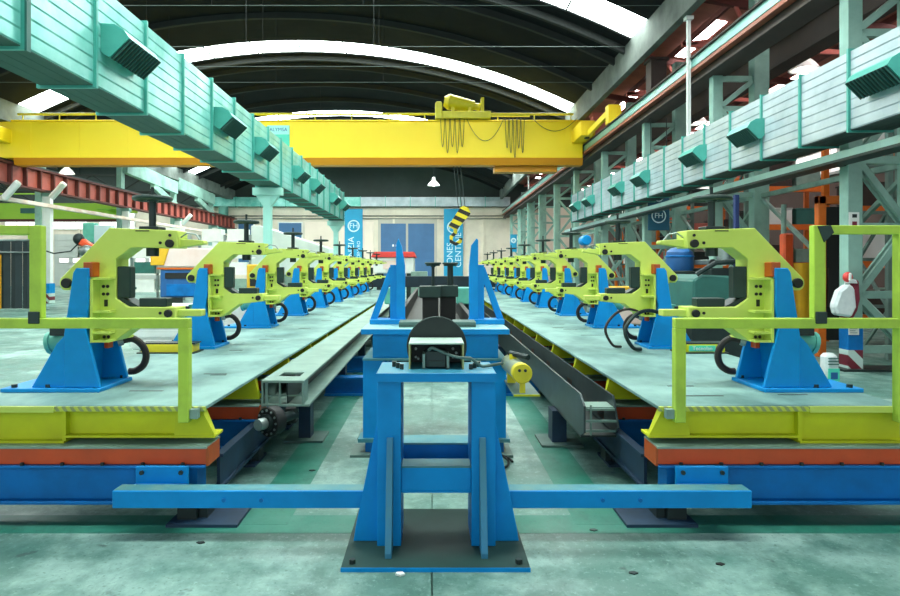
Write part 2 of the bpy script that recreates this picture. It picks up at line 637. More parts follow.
# dark outer girder of the right bay
o = tag(MB().box(8.25, 8.45, 1, YB - .4, 6.42, 6.98).box(8.12, 8.58, 1, YB - .4, 6.98, 7.05).box(8.12, 8.58, 1, YB - .4, 6.36, 6.42).build('outer_girder', DARKBR), 'dark brown steel girder running behind the right lattice columns under the red roof', 'girder')

# ------------------------------------------------------------------ right lattice columns
def make_column():
    r = thing('lattice_column', 'x', 'column', (0, 0, 0), 'lattice columns of the right runway')
    MB().box(6.5, 6.72, -.11, .11, 0, 6.1).build('inner_post', TEAL, r)
    MB().box(7.44, 7.78, -.14, .14, 0, 7.9).build('outer_post', TEAL, r)
    zs = [.32, 1.18, 2.25, 3.3, 4.35, 5.3, 6.0]
    for z in zs:
        MB().box(6.72, 7.44, -.05, .05, z - .06, z + .06).build('strut', TEAL, r)
    for k in range(len(zs) - 1):
        a, b = (6.72, 7.44) if k % 2 else (7.44, 6.72)
        MB().bar((a, -.06, zs[k] + .06), (b, -.06, zs[k + 1] - .06), .05, .1).build('diagonal_brace', TEAL, r)
        MB().bar((a, .06, zs[k] + .06), (b, .06, zs[k + 1] - .06), .05, .1).build('diagonal_brace', TEAL, r)
    MB().box(6.35, 7.9, -.25, .25, 0, .03).build('base_plate', DARK, r)
    b = MB().box(6.495, 6.725, -.115, .115, .32, .8).build('blue_band', BLUE_D, r)
    MB().box(6.495, 6.725, -.115, .115, .03, .32).build('hazard_band', HAZR, r)
    return r


colp = make_column()
CY = [10.1 + 4.8 * k for k in range(10)]
names_c = []
for i, y in enumerate(CY):
    c = colp if i == 0 else copy_tree(colp)
    c.location = (0, y, 0)
    c['label'] = '%s teal lattice column carrying the right crane runway' % ORD[i]
KIDS.clear()
for i in range(5):
    y0, y1 = CY[i] + .16, CY[i + 1] - .16
    t = thing('wind_brace', '%s pair of crossed grey brace bars between the right lattice columns' % ORD[i], 'brace', (7.6, (y0 + y1) / 2, .4), 'crossed braces of the right columns')
    MB().bar((7.61, y0, .4), (7.61, y1, 3.2), .07, .07).build('brace_bar', BEAMG, t)
    MB().bar((7.69, y0, 3.2), (7.69, y1, .4), .07, .07).build('brace_bar', BEAMG, t)
    MB().box(7.58, 7.66, y0, y1, 3.22, 3.32).build('top_bar', BEAMG, t)
# signs on the nearest visible column
s_ = tag(MB().box(6.5, 6.66, 9.975, 9.985, 2.25, 2.47).build('safety_sign', WHITE), 'small white safety sign with one black and one maroon mark on the teal column', 'sign')
MB().box(6.55, 6.62, 9.968, 9.976, 2.385, 2.44).build('printed_mark', DARK, s_)
MB().box(6.55, 6.62, 9.968, 9.976, 2.26, 2.325).build('printed_mark', MAROON, s_)
s_ = tag(MB().box(6.49, 6.65, 9.965, 9.975, .56, .72).build('notice_sheet', WHITE), 'white notice sheet with grey lines low on the teal column', 'notice')
for k in range(4):
    MB().box(6.51, 6.62 - .03 * (k % 2), 9.958, 9.966, .585 + k * .033, .597 + k * .033).build('printed_line', STEEL, s_)

# crane runway girder, right
t = thing('crane_runway', 'dark crane runway girder with teal rail and orange strip along the right columns', 'runway girder', (6.5, 28, 6.1))
MB().box(6.42, 6.7, 0, YB - .2, 6.1, 6.62).box(6.3, 6.82, 0, YB - .2, 6.05, 6.1).build('girder', DARKBR, t)
MB().box(6.26, 6.4, 0, YB - .2, 6.42, 6.62).build('rail', mat('rail_teal', '#8ccdc4', .35, .4, '#a9b9b4', 2, .6), t)
MB().box(6.24, 6.4, 0, YB - .2, 6.3, 6.38).build('orange_strip', mat('strip_orange', '#a8604a', .5, 0, '#7a4636', 1, .6), t)
MB().box(6.2, 6.9, 0, YB - .2, 6.62, 6.66).build('top_flange', DARKBR, t)
# steel pipe beam below the duct
t = thing('pipe_beam', 'pale steel rail below the right duct carried on small hangers', 'rail', (6.3, 15, 3.2))
MB().box(6.2, 6.36, 1, 30, 3.24, 3.37).build('beam', mat('rail_pale', '#9fc6c0', .4, .3, '#7fa49e', 2, .6), t)
MB().box(6.12, 6.44, 1, 30, 3.2, 3.24).build('lower_flange', DARK, t)
for k in range(6):
    y = 5.3 + 4.8 * k
    MB().box(6.36, 6.5, y - .06, y + .06, 3.2, 3.42).build('bracket', DARK, t)
# tall posts between roof beam and right runway (the hall's own roof columns)
for i, (x, y, z0, m_) in enumerate(((6.15, 15.4, 3.2, WHITE), (6.3, 25.0, 4.9, RED), (6.3, 18.4, 6.66, DARKBR), (6.3, 33.0, 6.66, WHITE), (6.3, 42.0, 6.66, WHITE))):
    wd = .05 if m_ is WHITE else .28
    nm = {'white_paint': 'white', 'runway_red_brown': 'red-brown', 'dark_brown_steel': 'dark brown'}[m_.name]
    if i == 0:
        z0 = 4.7
    if i == 1:
        z0 = 6.66
    tag(MB().box(x, x + wd * 1.6, y, y + wd * 1.6, z0, 7.66).box(x - .05, x + wd * 1.6 + .05, y - .05, y + wd * 1.6 + .05, 7.58, 7.66).build('roof_post', m_), '%s roof post under the concrete eave beam, %s along the right runway' % (nm, ORD[i] if i else 'tallest and nearest'), 'post', 'roof posts')

# ------------------------------------------------------------------ ventilation ducts
def make_duct(name, label, xin, sgn, y0, nsec, vents, mt, sof):
    """xin: x of the face towards the hall, sgn: direction from that face into the duct"""
    Z0, Z1, W = 3.55, 4.66, .57
    r = thing(name, label, 'air duct', (xin + sgn * W / 2, y0, Z0))
    xo = xin + sgn * W
    proto = pf = None
    for k in range(nsec):
        if proto is None:
            mb = MB()
            n = 8
            h = (Z1 - Z0) / n
            prof = []
            for q in range(n):
                a = Z0 + q * h
                prof += [(xin + sgn * .014, a), (xin, a + .018), (xin, a + h - .004)]
            poly = prof + [(xin + sgn * .014, Z1), (xo, Z1), (xo, Z0)]
            mb.prism(poly, 'y', y0, y0 + 1.2)
            proto = mb.build('duct_section', mt, r)
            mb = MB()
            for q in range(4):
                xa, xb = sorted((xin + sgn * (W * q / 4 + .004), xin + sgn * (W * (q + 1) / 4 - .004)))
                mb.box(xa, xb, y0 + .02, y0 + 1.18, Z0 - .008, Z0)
            ps = mb.build('duct_soffit', sof, r)  # underside plate; its darker colour carries the shade below the duct
            mb = MB()
            g = .035
            xa, xb = sorted((xin - sgn * g, xo + sgn * g))
            mb.box(xa, xb, y0 - .02, y0 + .02, Z0 - g, Z0)
            mb.box(xa, xb, y0 - .02, y0 + .02, Z1, Z1 + g)
            i0, i1 = sorted((xin - sgn * g, xin))
            mb.box(i0, i1, y0 - .02, y0 + .02, Z0, Z1)
            i0, i1 = sorted((xo + sgn * g, xo))
            mb.box(i0, i1, y0 - .02, y0 + .02, Z0, Z1)
            pf = mb.build('flange', FLANGE, r)
        else:
            for p_ in (proto, pf, ps):
                c = p_.copy()
                COL.objects.link(c)
                c.location = (0, 1.2 * k, 0)
    c = pf.copy()
    COL.objects.link(c)
    c.location = (0, 1.2 * nsec, 0)
    hp = None
    for yv in vents:
        if hp is None:
            prof = [(0, 0), (.15, -.01), (.25, -.07), (.31, -.16), (.10, -.37), (.04, -.34), (0, -.30)]
            poly = [(xin - sgn * p, 4.26 + z) for p, z in prof]
            hp = MB().prism(poly, 'y', yv, yv + .8).build('vent_hood', FLANGE, r)
            # louvre on the slanted face
            a = Vector((xin - sgn * .31, 0, 4.10))
            b = Vector((xin - sgn * .10, 0, 3.89))
            nrm = Vector((-sgn * .7071, 0, -.7071))
            mb = MB()
            va = [a + nrm * .004, b + nrm * .004]
            vv = []
            for yy in (yv + .02, yv + .78):
                for p in va:
                    vv.append((p.x, yy, p.z))
            for yy in (yv + .02, yv + .78):
                for p in va:
                    vv.append((p.x + nrm.x * .01, yy, p.z + nrm.z * .01))
            mb.add(vv, [(0, 1, 3, 2), (4, 5, 7, 6), (0, 1, 5, 4), (2, 3, 7, 6), (0, 2, 6, 4), (1, 3, 7, 5)])
            lv = [mb.build('louvre', LOUV, hp)]
            for q in range(12):
                yy = yv + .03 + q * .067
                p0 = a + nrm * .022
                p1 = b + nrm * .022
                lv.append(MB().bar((p0.x, yy, p0.z), (p1.x, yy, p1.z), .012, .02, up=(nrm.x, 0, nrm.z)).build('louvre_slat', SLATM, hp))
            y00 = yv
        else:
            c = hp.copy()
            COL.objects.link(c)
            c.location = (0, yv - y00, 0)
            for l_ in lv:
                d = l_.copy()
                COL.objects.link(d)
                d.parent = c
    return r


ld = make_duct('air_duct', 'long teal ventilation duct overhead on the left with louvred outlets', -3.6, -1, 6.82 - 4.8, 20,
               [6.82 + 1.2 * k + .13 for k in (0, 3, 5, 8, 10, 13, 15)], DUCT, mat('soffit_shade_left', '#48695e', .65, 0, '#3a564c', 1.5, .7, spec=.2))
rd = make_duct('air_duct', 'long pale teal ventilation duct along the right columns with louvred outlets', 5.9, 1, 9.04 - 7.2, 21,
               [7.86, 11.35, 13.74, 17.3, 19.6, 23.2, 25.4], DUCT_R, mat('soffit_shade_right', '#3c4c48', .6, 0, '#2e3a37', 1.5, .7))
# posts carrying the left duct
for i, y in enumerate((15.2, 26.0)):
    t = thing('duct_post', '%s pale teal post with flared head under the left duct' % ('nearer' if i == 0 else 'farther'), 'post', (-3.9, y, 0), 'duct posts')
    PT = mat('pale_post_paint', '#a9e3d6', .5, 0, '#8fcabd', 2, .5)
    MB().box(-3.99, -3.81, y - .09, y + .09, .02, 3.3).build('shaft', PT, t)
    MB().prism([(-3.99, 3.05), (-3.81, 3.05), (-3.62, 3.33), (-4.18, 3.33)], 'y', y - .06, y + .06).build('flared_head', PT, t)
    MB().box(-4.24, -3.55, y - .1, y + .1, 3.33, 3.5).build('cap_beam', PT, t)
    MB().box(-4.1, -3.7, y - .2, y + .2, 0, .02).build('base_plate', DARK, t)
# hangers for the near part of the left duct
for i, y in enumerate((5.62,)):
    t = thing('duct_hanger', 'dark strap hanger clasping the near end of the left duct', 'hanger', (-3.9, y, 4.7), 'duct hangers')
    for x in (-4.14, -3.63):
        MB().cyl((x, y, 4.66), (x, y, arc_z(x, -5.75)), .012, 6).build('rod', DARK, t)
    MB().box(-4.22, -3.54, y - .05, y + .05, 4.7, 4.75).box(-3.56, -3.54, y - .03, y + .03, 3.5, 4.7).build('strap', MGREEN, t)
# duct along the back wall, with drop pipe
t = thing('wall_duct', 'pale metal duct running along the back wall above the blue doors', 'air duct', (-6, YB - .5, 7.1))
for k in range(12):
    x0 = -19.5 + k * 2.2
    MB().box(x0 + .02, x0 + 2.18, YB - .65, YB - .07, 7.05, 7.85).build('duct_section', DUCT_R if k > 5 else DUCT, t)
    MB().box(x0 - .03, x0 + .02, YB - .7, YB - .07, 7.0, 7.9).build('flange', FLANGE, t)
t = thing('drop_duct', 'teal vertical duct with bent lower end on the back wall left', 'air duct', (-18.4, 56.45, 3.6))
DT = mat('drop_teal', '#5f9c90', .5, .2, '#4c8378', 1, .6)
MB().tube([(-18.4, 56.45, 7.03), (-18.4, 56.45, 5.0), (-18.45, 56.45, 4.6), (-18.7, 56.45, 4.15), (-19.1, 56.45, 3.8)], .42, 14).build('pipe', DT, t, smooth=True)
for z in (6.2, 5.1):
    MB().ring((-18.4, 56.45, z), .42, .04, 'z').build('joint_ring', FLANGE, t, smooth=True)

# ------------------------------------------------------------------ bridge crane
t = thing('bridge_crane', 'big yellow bridge crane spanning the hall with hoist trolley on top', 'crane', (-5.75, 26.5, 6.2))
Yc = 26.3
MB().box(-17.95, 6.2, Yc, Yc + .7, 6.12, 7.62).box(-17.3, 6.2, Yc - .06, Yc + .76, 7.62, 7.68).build('girder', CRANE, t, bev=.02)
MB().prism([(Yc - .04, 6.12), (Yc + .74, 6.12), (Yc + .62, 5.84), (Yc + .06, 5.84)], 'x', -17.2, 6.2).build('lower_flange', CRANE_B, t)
for k in range(12):
    x = -16.5 + k * 2.0
    MB().box(x, x + .02, Yc - .012, Yc, 6.14, 7.6).build('stiffener', CRANE, t)
for x in (-17.65, 5.95):
    MB().box(x - .2, x + .35, Yc - 1.6, Yc + 2.4, 6.72, 7.3).build('end_carriage', CRANE, t, bev=.02)
    for yy in (Yc - 1.2, Yc + 2.0):
        MB().cyl((x + .05, yy, 6.86), (x + .2, yy, 6.86), .2, 16).build('wheel', DARK, t, smooth=True)
MB().cyl((-17, Yc - .02, 7.92), (5.8, Yc - .02, 7.92), .05, 8).build('handrail', CRANE_T, t)
for k in range(16):
    x = -16.8 + k * 1.5
    MB().cyl((x, Yc - .02, 7.68), (x, Yc - .02, 7.92), .025, 6).build('rail_support', CRANE_T, t)
MB().box(.3, 4.0, Yc - .15, Yc - .05, 7.8, 7.87).build('cable_track', CRANE_T, t)
# hoist trolley
MB().box(.4, 2.4, Yc - .25, Yc + 1.0, 7.7, 8.0).build('trolley_frame', CRANE_T, t, bev=.02)
MB().prism([(.13, 7.68), (.42, 7.68), (.42, 8.3), (.36, 8.38), (.19, 8.38), (.13, 8.3)], 'y', Yc - .3, Yc + .6).build('hoist_gearbox', CRANE_T, t, bev=.02)
MB().cyl((.7, Yc + .3, 8.5), (1.75, Yc + .3, 8.32), .33, 18, .22).build('hoist_drum', CRANE_T, t, smooth=True)
MB().cyl((.5, Yc + .3, 8.53), (.7, Yc + .3, 8.5), .2, 18, .33).build('drum_cap', CRANE_T, t, smooth=True)
MB().cyl((1.75, Yc + .3, 8.32), (2.0, Yc + .3, 8.28), .15, 14).build('motor', CRANE_T, t, smooth=True)
MB().box(2.02, 2.14, Yc, Yc + .4, 8.0, 8.62).build('stop_bracket', CRANE_T, t)
for x in (.8, 1.5):
    MB().box(x, x + .12, Yc + .1, Yc + .5, 8.0, 8.3).build('drum_foot', CRANE_T, t)
def fest(x0, x1, drop, n=12, z=7.75):
    return [(x0 + (x1 - x0) * i / n, Yc - .12, z - drop * (1 - (2 * i / n - 1) ** 2)) for i in range(n + 1)]
for k in range(5):
    x = .35 + k * .2
    MB().tube(fest(x, x + .17, 1.2 + .25 * (k % 2)), .012, 5).build('festoon_cable', DARK, t)
    x = 3.0 + k * .16
    MB().tube(fest(x, x + .14, 1.25 + .2 * (k % 3)), .012, 5).build('festoon_cable', DARK, t)
MB().tube(fest(1.4, 2.95, .95), .012, 5).build('festoon_cable', DARK, t)
MB().tube(fest(4.1, 5.95, .55), .012, 5).build('festoon_cable', DARK, t)
MB().box(2.6, 5.2, Yc + .3, Yc + .9, 5.6, 5.84).build('lower_platform', CRANE_B, t)
# sign panel on crane
sp = MB().box(-6.75, -5.85, Yc - .05, Yc - .02, 6.55, 7.45).build('sign_panel', TEALP, t)
MB().box(-6.75, -5.85, Yc - .06, Yc - .05, 7.08, 7.45).build('sign_header', PALET, sp)
text_mesh('sign_lettering', 'ALYMSA', .2, MBLUE, t, (-6.3, Yc - .065, 7.27), (PI / 2, 0, 0))
# bright yellow bracket right of crane
t = thing('crane_bumper', 'yellow angled bumper arm at the right end of the crane', 'bumper', (6.1, 25, 6.7))
MB().bar((6.05, 24.65, 6.8), (6.3, 22.6, 7.15), .12, .22).build('arm', CRANE, t)
MB().box(6.15, 6.6, 22.3, 22.7, 6.66, 7.3).build('head', CRANE, t)
# hook block
hx, hy, hz = 1.1, 26.65, 3.1
t = thing('hook_block', 'yellow and black striped crane hook block hanging before the back wall', 'hook', (hx, hy, 3.0))
poly = [(hx - .42, hz + .25), (hx - .1, hz + .05), (hx + .5, hz + .75), (hx + .42, hz + 1.0), (hx + .2, hz + 1.1), (hx + .05, hz + .98)]
MB().prism(poly, 'y', hy - .15, hy + .15).build('sheave_block', HAZ, t, bev=.02)
MB().cyl((hx - .1, hy, hz + .3), (hx - .14, hy, hz - .08), .08, 10).build('shank', YELM, t, smooth=True)
MB().tube([(hx - .14, hy, hz - .05), (hx - .3, hy, hz - .2), (hx - .3, hy, hz - .4), (hx - .12, hy, hz - .5), (hx + .08, hy, hz - .4), (hx + .1, hy, hz - .25)], .08, 8).build('hook', HAZ, t, smooth=True)
for k, x in enumerate((.0, .14, .28)):
    MB().cyl((hx + x, hy, hz + 1.0), (hx - .2 + x, hy, 5.86), .016, 6).build('rope', DARK, t)

# left runway girder with stiffeners
t = thing('crane_runway', 'red-brown riveted runway girder with stiffeners on the far left columns', 'runway girder', (-17.5, 30, 5.1))
MB().box(-17.62, -17.5, 4, YB - .2, 5.1, 5.9).build('web', RED, t)
MB().box(-17.75, -17.3, 4, YB - .2, 5.9, 5.98).build('top_flange', RED_D, t)
MB().box(-17.75, -17.3, 4, YB - .2, 5.02, 5.1).build('bottom_flange', RED_D, t)
st = None
for k in range(36):
    y = 20.4 + k * 1.0
    if st is None:
        st = MB().box(-17.5, -17.32, y - .04, y + .04, 5.1, 5.9).build('stiffener', RED_D, t)
    else:
        c = st.copy()
        COL.objects.link(c)
        c.location = (0, y - 20.4, 0)
MB().box(-17.62, -17.5, 10, YB - .2, 5.98, 6.1).build('rail', DARK, t)
# left columns
for i, y in enumerate((29.2, 36.7, 44.2, 51.7)):
    t = thing('hall_column', '%s teal and white column of the far left column row' % ORD[i], 'column', (-17.7, y, 0), 'left hall columns')
    MB().box(-18.0, -17.72, y - .2, y + .2, .9, 7.66).build('column_flange', TEAL, t)
    MB().box(-17.72, -17.35, y - .12, y + .12, .9, 4.85).build('column_web', WHITE, t)
    MB().box(-17.72, -17.3, y - .14, y + .14, 4.85, 5.02).build('corbel', TEAL, t)
    MB().box(-18.02, -17.33, y - .22, y + .22, .45, .9).build('blue_band', BLUE, t)
    MB().box(-18.02, -17.33, y - .22, y + .22, 0, .45).build('hazard_band', HAZR, t)
    if i in (1, 2):
        MB().bar((-17.6, y, 7.45), (-17.6, y + 7.3, 7.1), .3, .8).build('haunch_beam', TEAL, t)
        MB().bar((-17.6, y + 3.6, 6.8), (-17.6, y + 7.2, 5.9), .25, .4).build('knee_brace', TEAL, t)
# pale rail below the left runway
tag(MB().box(-17.25, -17.1, 6, YB - .3, 4.35, 4.47).box(-17.3, -17.05, 6, YB - .3, 4.3, 4.35).build('conductor_rail', mat('rail_cream', '#d9d3c8', .5, 0, '#c08a70', 1.5, .6)), 'thin cream rail below the red-brown runway on the left', 'rail')

# far lime crane in the left bay
t = thing('bridge_crane', 'lime green bridge crane in the bay beyond the left columns', 'crane', (-28, 38, 4.4))
MB().box(-39, -18.3, 38, 38.5, 4.5, 5.45).build('girder', LGREEN, t)
MB().box(-39, -18.3, 37.92, 38.58, 4.38, 4.5).build('lower_flange', RED_D, t)
MB().box(-24.4, -23.2, 37.93, 38.0, 4.85, 5.15).build('sign_plate', MGREEN, t)
MB().box(-19.3, -18.3, 36.6, 39.8, 5.0, 5.35).build('end_carriage', LGREEN, t)
for k in range(7):
    MB().cyl((-38 + k * 3, 37.97, 5.45), (-38 + k * 3, 37.97, 6.0), .04, 6).build('rail_support', LGREEN, t)
MB().cyl((-39, 37.97, 6.0), (-18.4, 37.97, 6.0), .04, 6).build('handrail', LGREEN, t)
t = thing('green_gantry', 'lime green portal frame standing in the far left bay', 'gantry', (-20.5, 25, 0))
for x in (-17.0, -25.):
    MB().box(x - .18, x + .18, 27.2, 27.5, 0, 3.3).build('leg', LGREEN, t)
MB().box(-25.2, -16.8, 27.2, 27.5, 3.0, 3.4).build('cross_beam', LGREEN, t)

# ------------------------------------------------------------------ platforms (two long decks)
ZD = .727
XI, XO = 1.43, 3.0
ROWS = [4.07 + 1.195 * k for k in range(18)]
# slide bases: blue beam + orange cover, one per row and side
def make_base(s):
    r = thing('slide_base', 'x', 'slide base', (0, 0, 0), 'slide bases under the %s deck' % ('right' if s > 0 else 'left'))
    def part(mb, nm, m, bev=0., par=None):
        if s < 0:
            mb.mirror()
        return mb.build(nm, m, par or r, bev=bev)
    # blue I-beam along X
    bb = part(MB().box(1.41, 3.9, -.03, .23, .356, .372).box(1.475, 3.9, -.03, .23, .13, .15).box(1.475, 3.9, .02, .18, .15, .356), 'beam', BLUE_D, .003)
    oc = part(MB().box(1.41, 3.9, -.0, .2, .372, .478), 'orange_cover', ORANGE, .004)
    part(MB().box(1.40, 3.9, -.03, .23, .478, .49), 'cover_lip', BEAMG)
    part(MB().box(1.395, 1.41, -.01, .205, .366, .482), 'end_plate', BROWN_O)
    for k in range(9):
        x = 1.55 + k * .25
        part(MB().cyl((x, -.02, .372), (x, -.02, .39), .012, 6), 'bolt', DARK)
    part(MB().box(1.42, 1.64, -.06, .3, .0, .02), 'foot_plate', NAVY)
    part(MB().box(1.42, 1.475, .05, .2, .02, .115), 'foot_block', DARK)
    part(MB().box(1.48, 1.6, .02, .24, .02, .13), 'foot_block', DARK)
    part(MB().box(3.2, 3.45, .02, .24, .0, .13), 'foot_block', DARK)
    return r


BPR = {}
for s in (-1, 1):
    p = make_base(s)
    BPR[s] = p
    for i, y in enumerate(ROWS[:14]):
        c = p if i == 0 else copy_tree(p)
        c.location = (0, y - .07, 0)
        c['label'] = '%s blue slide base with orange cover under the %s deck' % (ORD[i], 'right' if s > 0 else 'left')
    KIDS.clear()
    x0, x1 = sorted((s * 1.2, s * 1.42))
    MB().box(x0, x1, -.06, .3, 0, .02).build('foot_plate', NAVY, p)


for s in (-1, 1):
    x0, x1 = sorted((s * 1.405, s * 1.465))
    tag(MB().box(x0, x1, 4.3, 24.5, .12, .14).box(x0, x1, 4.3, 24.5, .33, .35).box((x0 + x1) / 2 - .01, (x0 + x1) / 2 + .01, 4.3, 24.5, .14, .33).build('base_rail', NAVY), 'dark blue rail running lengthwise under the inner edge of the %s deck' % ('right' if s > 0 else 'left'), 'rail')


def make_platform(s):
    side = 'right' if s > 0 else 'left'
    r = thing('platform', '%s long teal-grey steel platform on yellow-green cross beams carrying %s row of presses' % (side, 'that' if 0 else 'the ' + side), 'platform', (s * 2.2, 14, .49))
    def part(mb, nm, m, bev=0., par=None):
        if s < 0:
            mb.mirror()
        return mb.build(nm, m, par or r, bev=bev)
    y = 4.05
    k = 0
    while y < 25:
        part(MB().box(XI, XO, y + .002, y + 2.388, ZD - .022, ZD), 'deck_plate', DECK, .003)
        for q in range(3):
            xx = random.uniform(XI + .2, XO - .5)
            yy = y + random.uniform(.2, 2.1)
            part(MB().box(xx, xx + random.uniform(.12, .3), yy, yy + .025, ZD - .001, ZD + .0015), 'slot', DARK)
        y += 2.39
        k += 1
    part(MB().box(XI, 2.38, 4.03, 4.05, ZD - .03, ZD - .002), 'edge_strip', EDGE)
    part(MB().box(2.38, XO, 4.02, 4.05, ZD - .035, ZD), 'edge_bar', LIME)
    for i, y in enumerate(ROWS):
        # cross beam: web, flanges, sloped nose towards the gap
        nx = 1.375 if i == 0 else 1.415
        web = [(1.46, .70), (3.0, .70), (3.0, .5), (2.33, .5), (2.33, .54), (nx + .02, .54)]
        mb = MB().prism([(x, z) for x, z in web], 'y', y + .03, y + .07)
        cb = part(mb, 'cross_beam', OLIVE, .002)
        part(MB().box(nx, 2.33, y - .02, y + .14, .525, .54), 'beam_flange', OLIVE, 0, cb)
        part(MB().box(2.33, 3.0, y - .02, y + .14, .49, .505), 'beam_flange', OLIVE, 0, cb)
        part(MB().prism([(nx, .54), (nx + .26, .54), (1.62, .70), (1.46, .70)], 'y', y - .015, y + .03), 'nose_gusset', OLIVE, 0, cb)
        part(MB().box(2.32, 2.345, y - .015, y + .03, .505, .70), 'web_rib', OLIVE, 0, cb)
        part(MB().box(1.44, 1.52, y - .02, y + .12, .70, .727 - .022), 'rib_cap', BEAMG, 0, cb)
    return r


for s in (-1, 1):
    make_platform(s)

# ------------------------------------------------------------------ clamp presses
def disc_pts(cx, cz, r, a0, a1, n=8):
    return [(cx + r * math.cos(a0 + (a1 - a0) * i / n), cz + r * math.sin(a0 + (a1 - a0) * i / n)) for i in range(n + 1)]


def smooth_path(pts, n=6):
    out = []
    for i in range(len(pts) - 1):
        p0, p1, p2, p3 = pts[max(i - 1, 0)], pts[i], pts[i + 1], pts[min(i + 2, len(pts) - 1)]
        for q in range(n):
            f = q / n
            out.append(tuple(.5 * (2 * p1[c] + (p2[c] - p0[c]) * f + (2 * p0[c] - 5 * p1[c] + 4 * p2[c] - p3[c]) * f * f + (3 * p1[c] - p0[c] - 3 * p2[c] + p3[c]) * f ** 3) for c in range(3)))
    return out + [pts[-1]]


def make_press(s):
    """local u grows towards the hall's centre line; s=-1 left deck, +1 right deck (mirrored)"""
    r = thing('clamp_press', 'x', 'press', (0, 0, 0), 'clamping presses on the %s deck' % ('right' if s > 0 else 'left'))

    def part(mb, nm, m, bev=0., smooth=False, par=None):
        if s > 0:
            mb.mirror()
        return mb.build(nm, m, par or r, bev=bev, smooth=smooth)
    # pedestal
    bp = part(MB().box(-.43, .265, -.25, .25, 0, .028), 'base_plate', BLUE, .004)
    for x, y in ((-.36, -.2), (-.12, -.2), (.21, -.2), (.21, .2), (-.36, .2)):
        part(MB().cyl((x, y, .028), (x, y, .05), .02, 6), 'bolt', DARK, par=bp)
    cheek = [(.0, .03), (.252, .03), (.15, .45), (.172, .60), (.172, .873), (.085, .873), (.065, .84), (.0, .40)]
    wing = [(-.235, .03), (.02, .03), (.02, .42), (-.06, .335)]
    for y0 in (-.22, .185):
        part(MB().prism(cheek, 'y', y0, y0 + .035), 'cheek_plate', BLUE, .004)
        part(MB().prism(wing, 'y', y0 + .012, y0 + .035), 'wing_plate', BLUE, .003)
    part(MB().prism([(.02, .03), (.06, .03), (.10, .60), (.07, .60)], 'y', -.185, .185), 'pedestal_web', BLUE, .003)
    part(MB().prism([(-.12, .03), (-.09, .03), (-.0, .34), (-.03, .34)], 'y', -.185, .185), 'pedestal_web', BLUE, .003)
    # C frame
    lob = disc_pts(-.044, .764, .058, PI * 1.35, PI * .72, 6)
    cf = [(.26, 1.164), (.751, 1.145), (.751, 1.018), (.418, 1.022), (.307, .938), (.307, .655), (.39, .592), (.737, .589), (.737, .506), (.484, .48), (.296, .342), (.151, .342), (.12, .60)] + [(-.012, .712)] + lob
    cfo = part(MB().prism(cf, 'y', -.1, .1), 'c_frame', LIME, .005)
    # rib box on the front and back of the frame
    for y0, y1 in ((-.205, -.1), (.1, .205)):
        part(MB().box(.176, .194, y0, y1, .345, .795), 'rib_flange', LIME, par=cfo)
        for z in (.79, .555, .405, .345):
            part(MB().box(.19, .305, y0 + (.012 if y0 < 0 else 0), y1 - (.012 if y0 > 0 else 0), z, z + .016), 'rib_shelf', LIME, par=cfo)
    for u, w_ in ((.22, .74), (.25, .74), (.22, .685), (.25, .685), (.225, .375), (.255, .375)):
        part(MB().cyl((u, -.106, w_), (u, -.099, w_), .012, 8), 'bolt_hole', BLACK, par=cfo)
    part(MB().box(.225, .25, -.104, -.099, .595, .645), 'slot', BLACK, par=cfo)
    part(MB().box(.45, .55, -.102, -.098, 1.138, 1.146), 'slot', BLACK, par=cfo)
    # pivot pins
    for u, w_, rr in ((-.044, .764, .036), (.70, 1.05, .03), (.69, .545, .028)):
        part(MB().cyl((u, -.125, w_), (u, .125, w_), rr, 16), 'pivot_pin', BLACK, .004, True)
    for u, w_ in ((.63, 1.055), (.70, 1.11), (.63, .547)):
        part(MB().cyl((u, -.108, w_), (u, .108, w_), .011, 8), 'bolt', BLACK)
    # orange block
    part(MB().box(.125, .19, -.2, -.02, .81, .915), 'orange_block', BROWN_O, .004)
    part(MB().box(.19, .225, -.04, .03, .285, .345), 'lower_pad', ORANGE, .004)
    # inner jaws
    part(MB().box(.309, .405, -.085, .0, .655, .885), 'jaw_block', GREEN_D, .006)
    part(MB().box(.47, .67, -.09, .02, .592, .655), 'lower_jaw', GREEN_D, .006)
    part(MB().prism([(.30, .655), (.4, .592), (.47, .592), (.35, .655)], 'y', -.08, .08), 'wedge', DARK)
    part(MB().cyl((.53, 0, .96), (.53, 0, 1.04), .045, 12), 'upper_jaw', DARK, smooth=True)
    # tongues
    part(MB().prism([(.72, 1.09), (.92, 1.075), (.925, 1.05), (.72, 1.02)], 'y', -.045, .045), 'upper_tongue', LIME, .004)
    part(MB().box(.70, .905, -.05, .05, .52, .568), 'lower_tongue', LIME, .004)
    part(MB().tube([(.74, -.03, 1.09), (.80, -.03, 1.13), (.86, -.03, 1.12), (.90, -.03, 1.07)], .006, 6), 'wire_handle', STEEL)
    # screw and handwheel
    part(MB().box(.46, .60, -.07, .07, 1.15, 1.178), 'screw_collar', DARK, .004)
    part(MB().cyl((.53, 0, 1.178), (.53, 0, 1.372), .026, 12), 'screw', DARK, smooth=True)
    hw = part(MB().ring((.53, 0, 1.385), .125, .017, 'z', 30, 8), 'handwheel', GREEN_D, smooth=True)
    part(MB().cyl((.53, 0, 1.362), (.53, 0, 1.40), .04, 14), 'wheel_hub', GREEN_D, par=hw)
    for k in range(3):
        a = k * 2 * PI / 3 + .4
        part(MB().bar((.53, 0, 1.38), (.53 + .125 * math.cos(a), .125 * math.sin(a), 1.385), .03, .014), 'wheel_spoke', GREEN_D, par=hw)
    part(MB().cyl((.53, 0, 1.40), (.53, 0, 1.47), .012, 8), 'screw_tip', DARK)
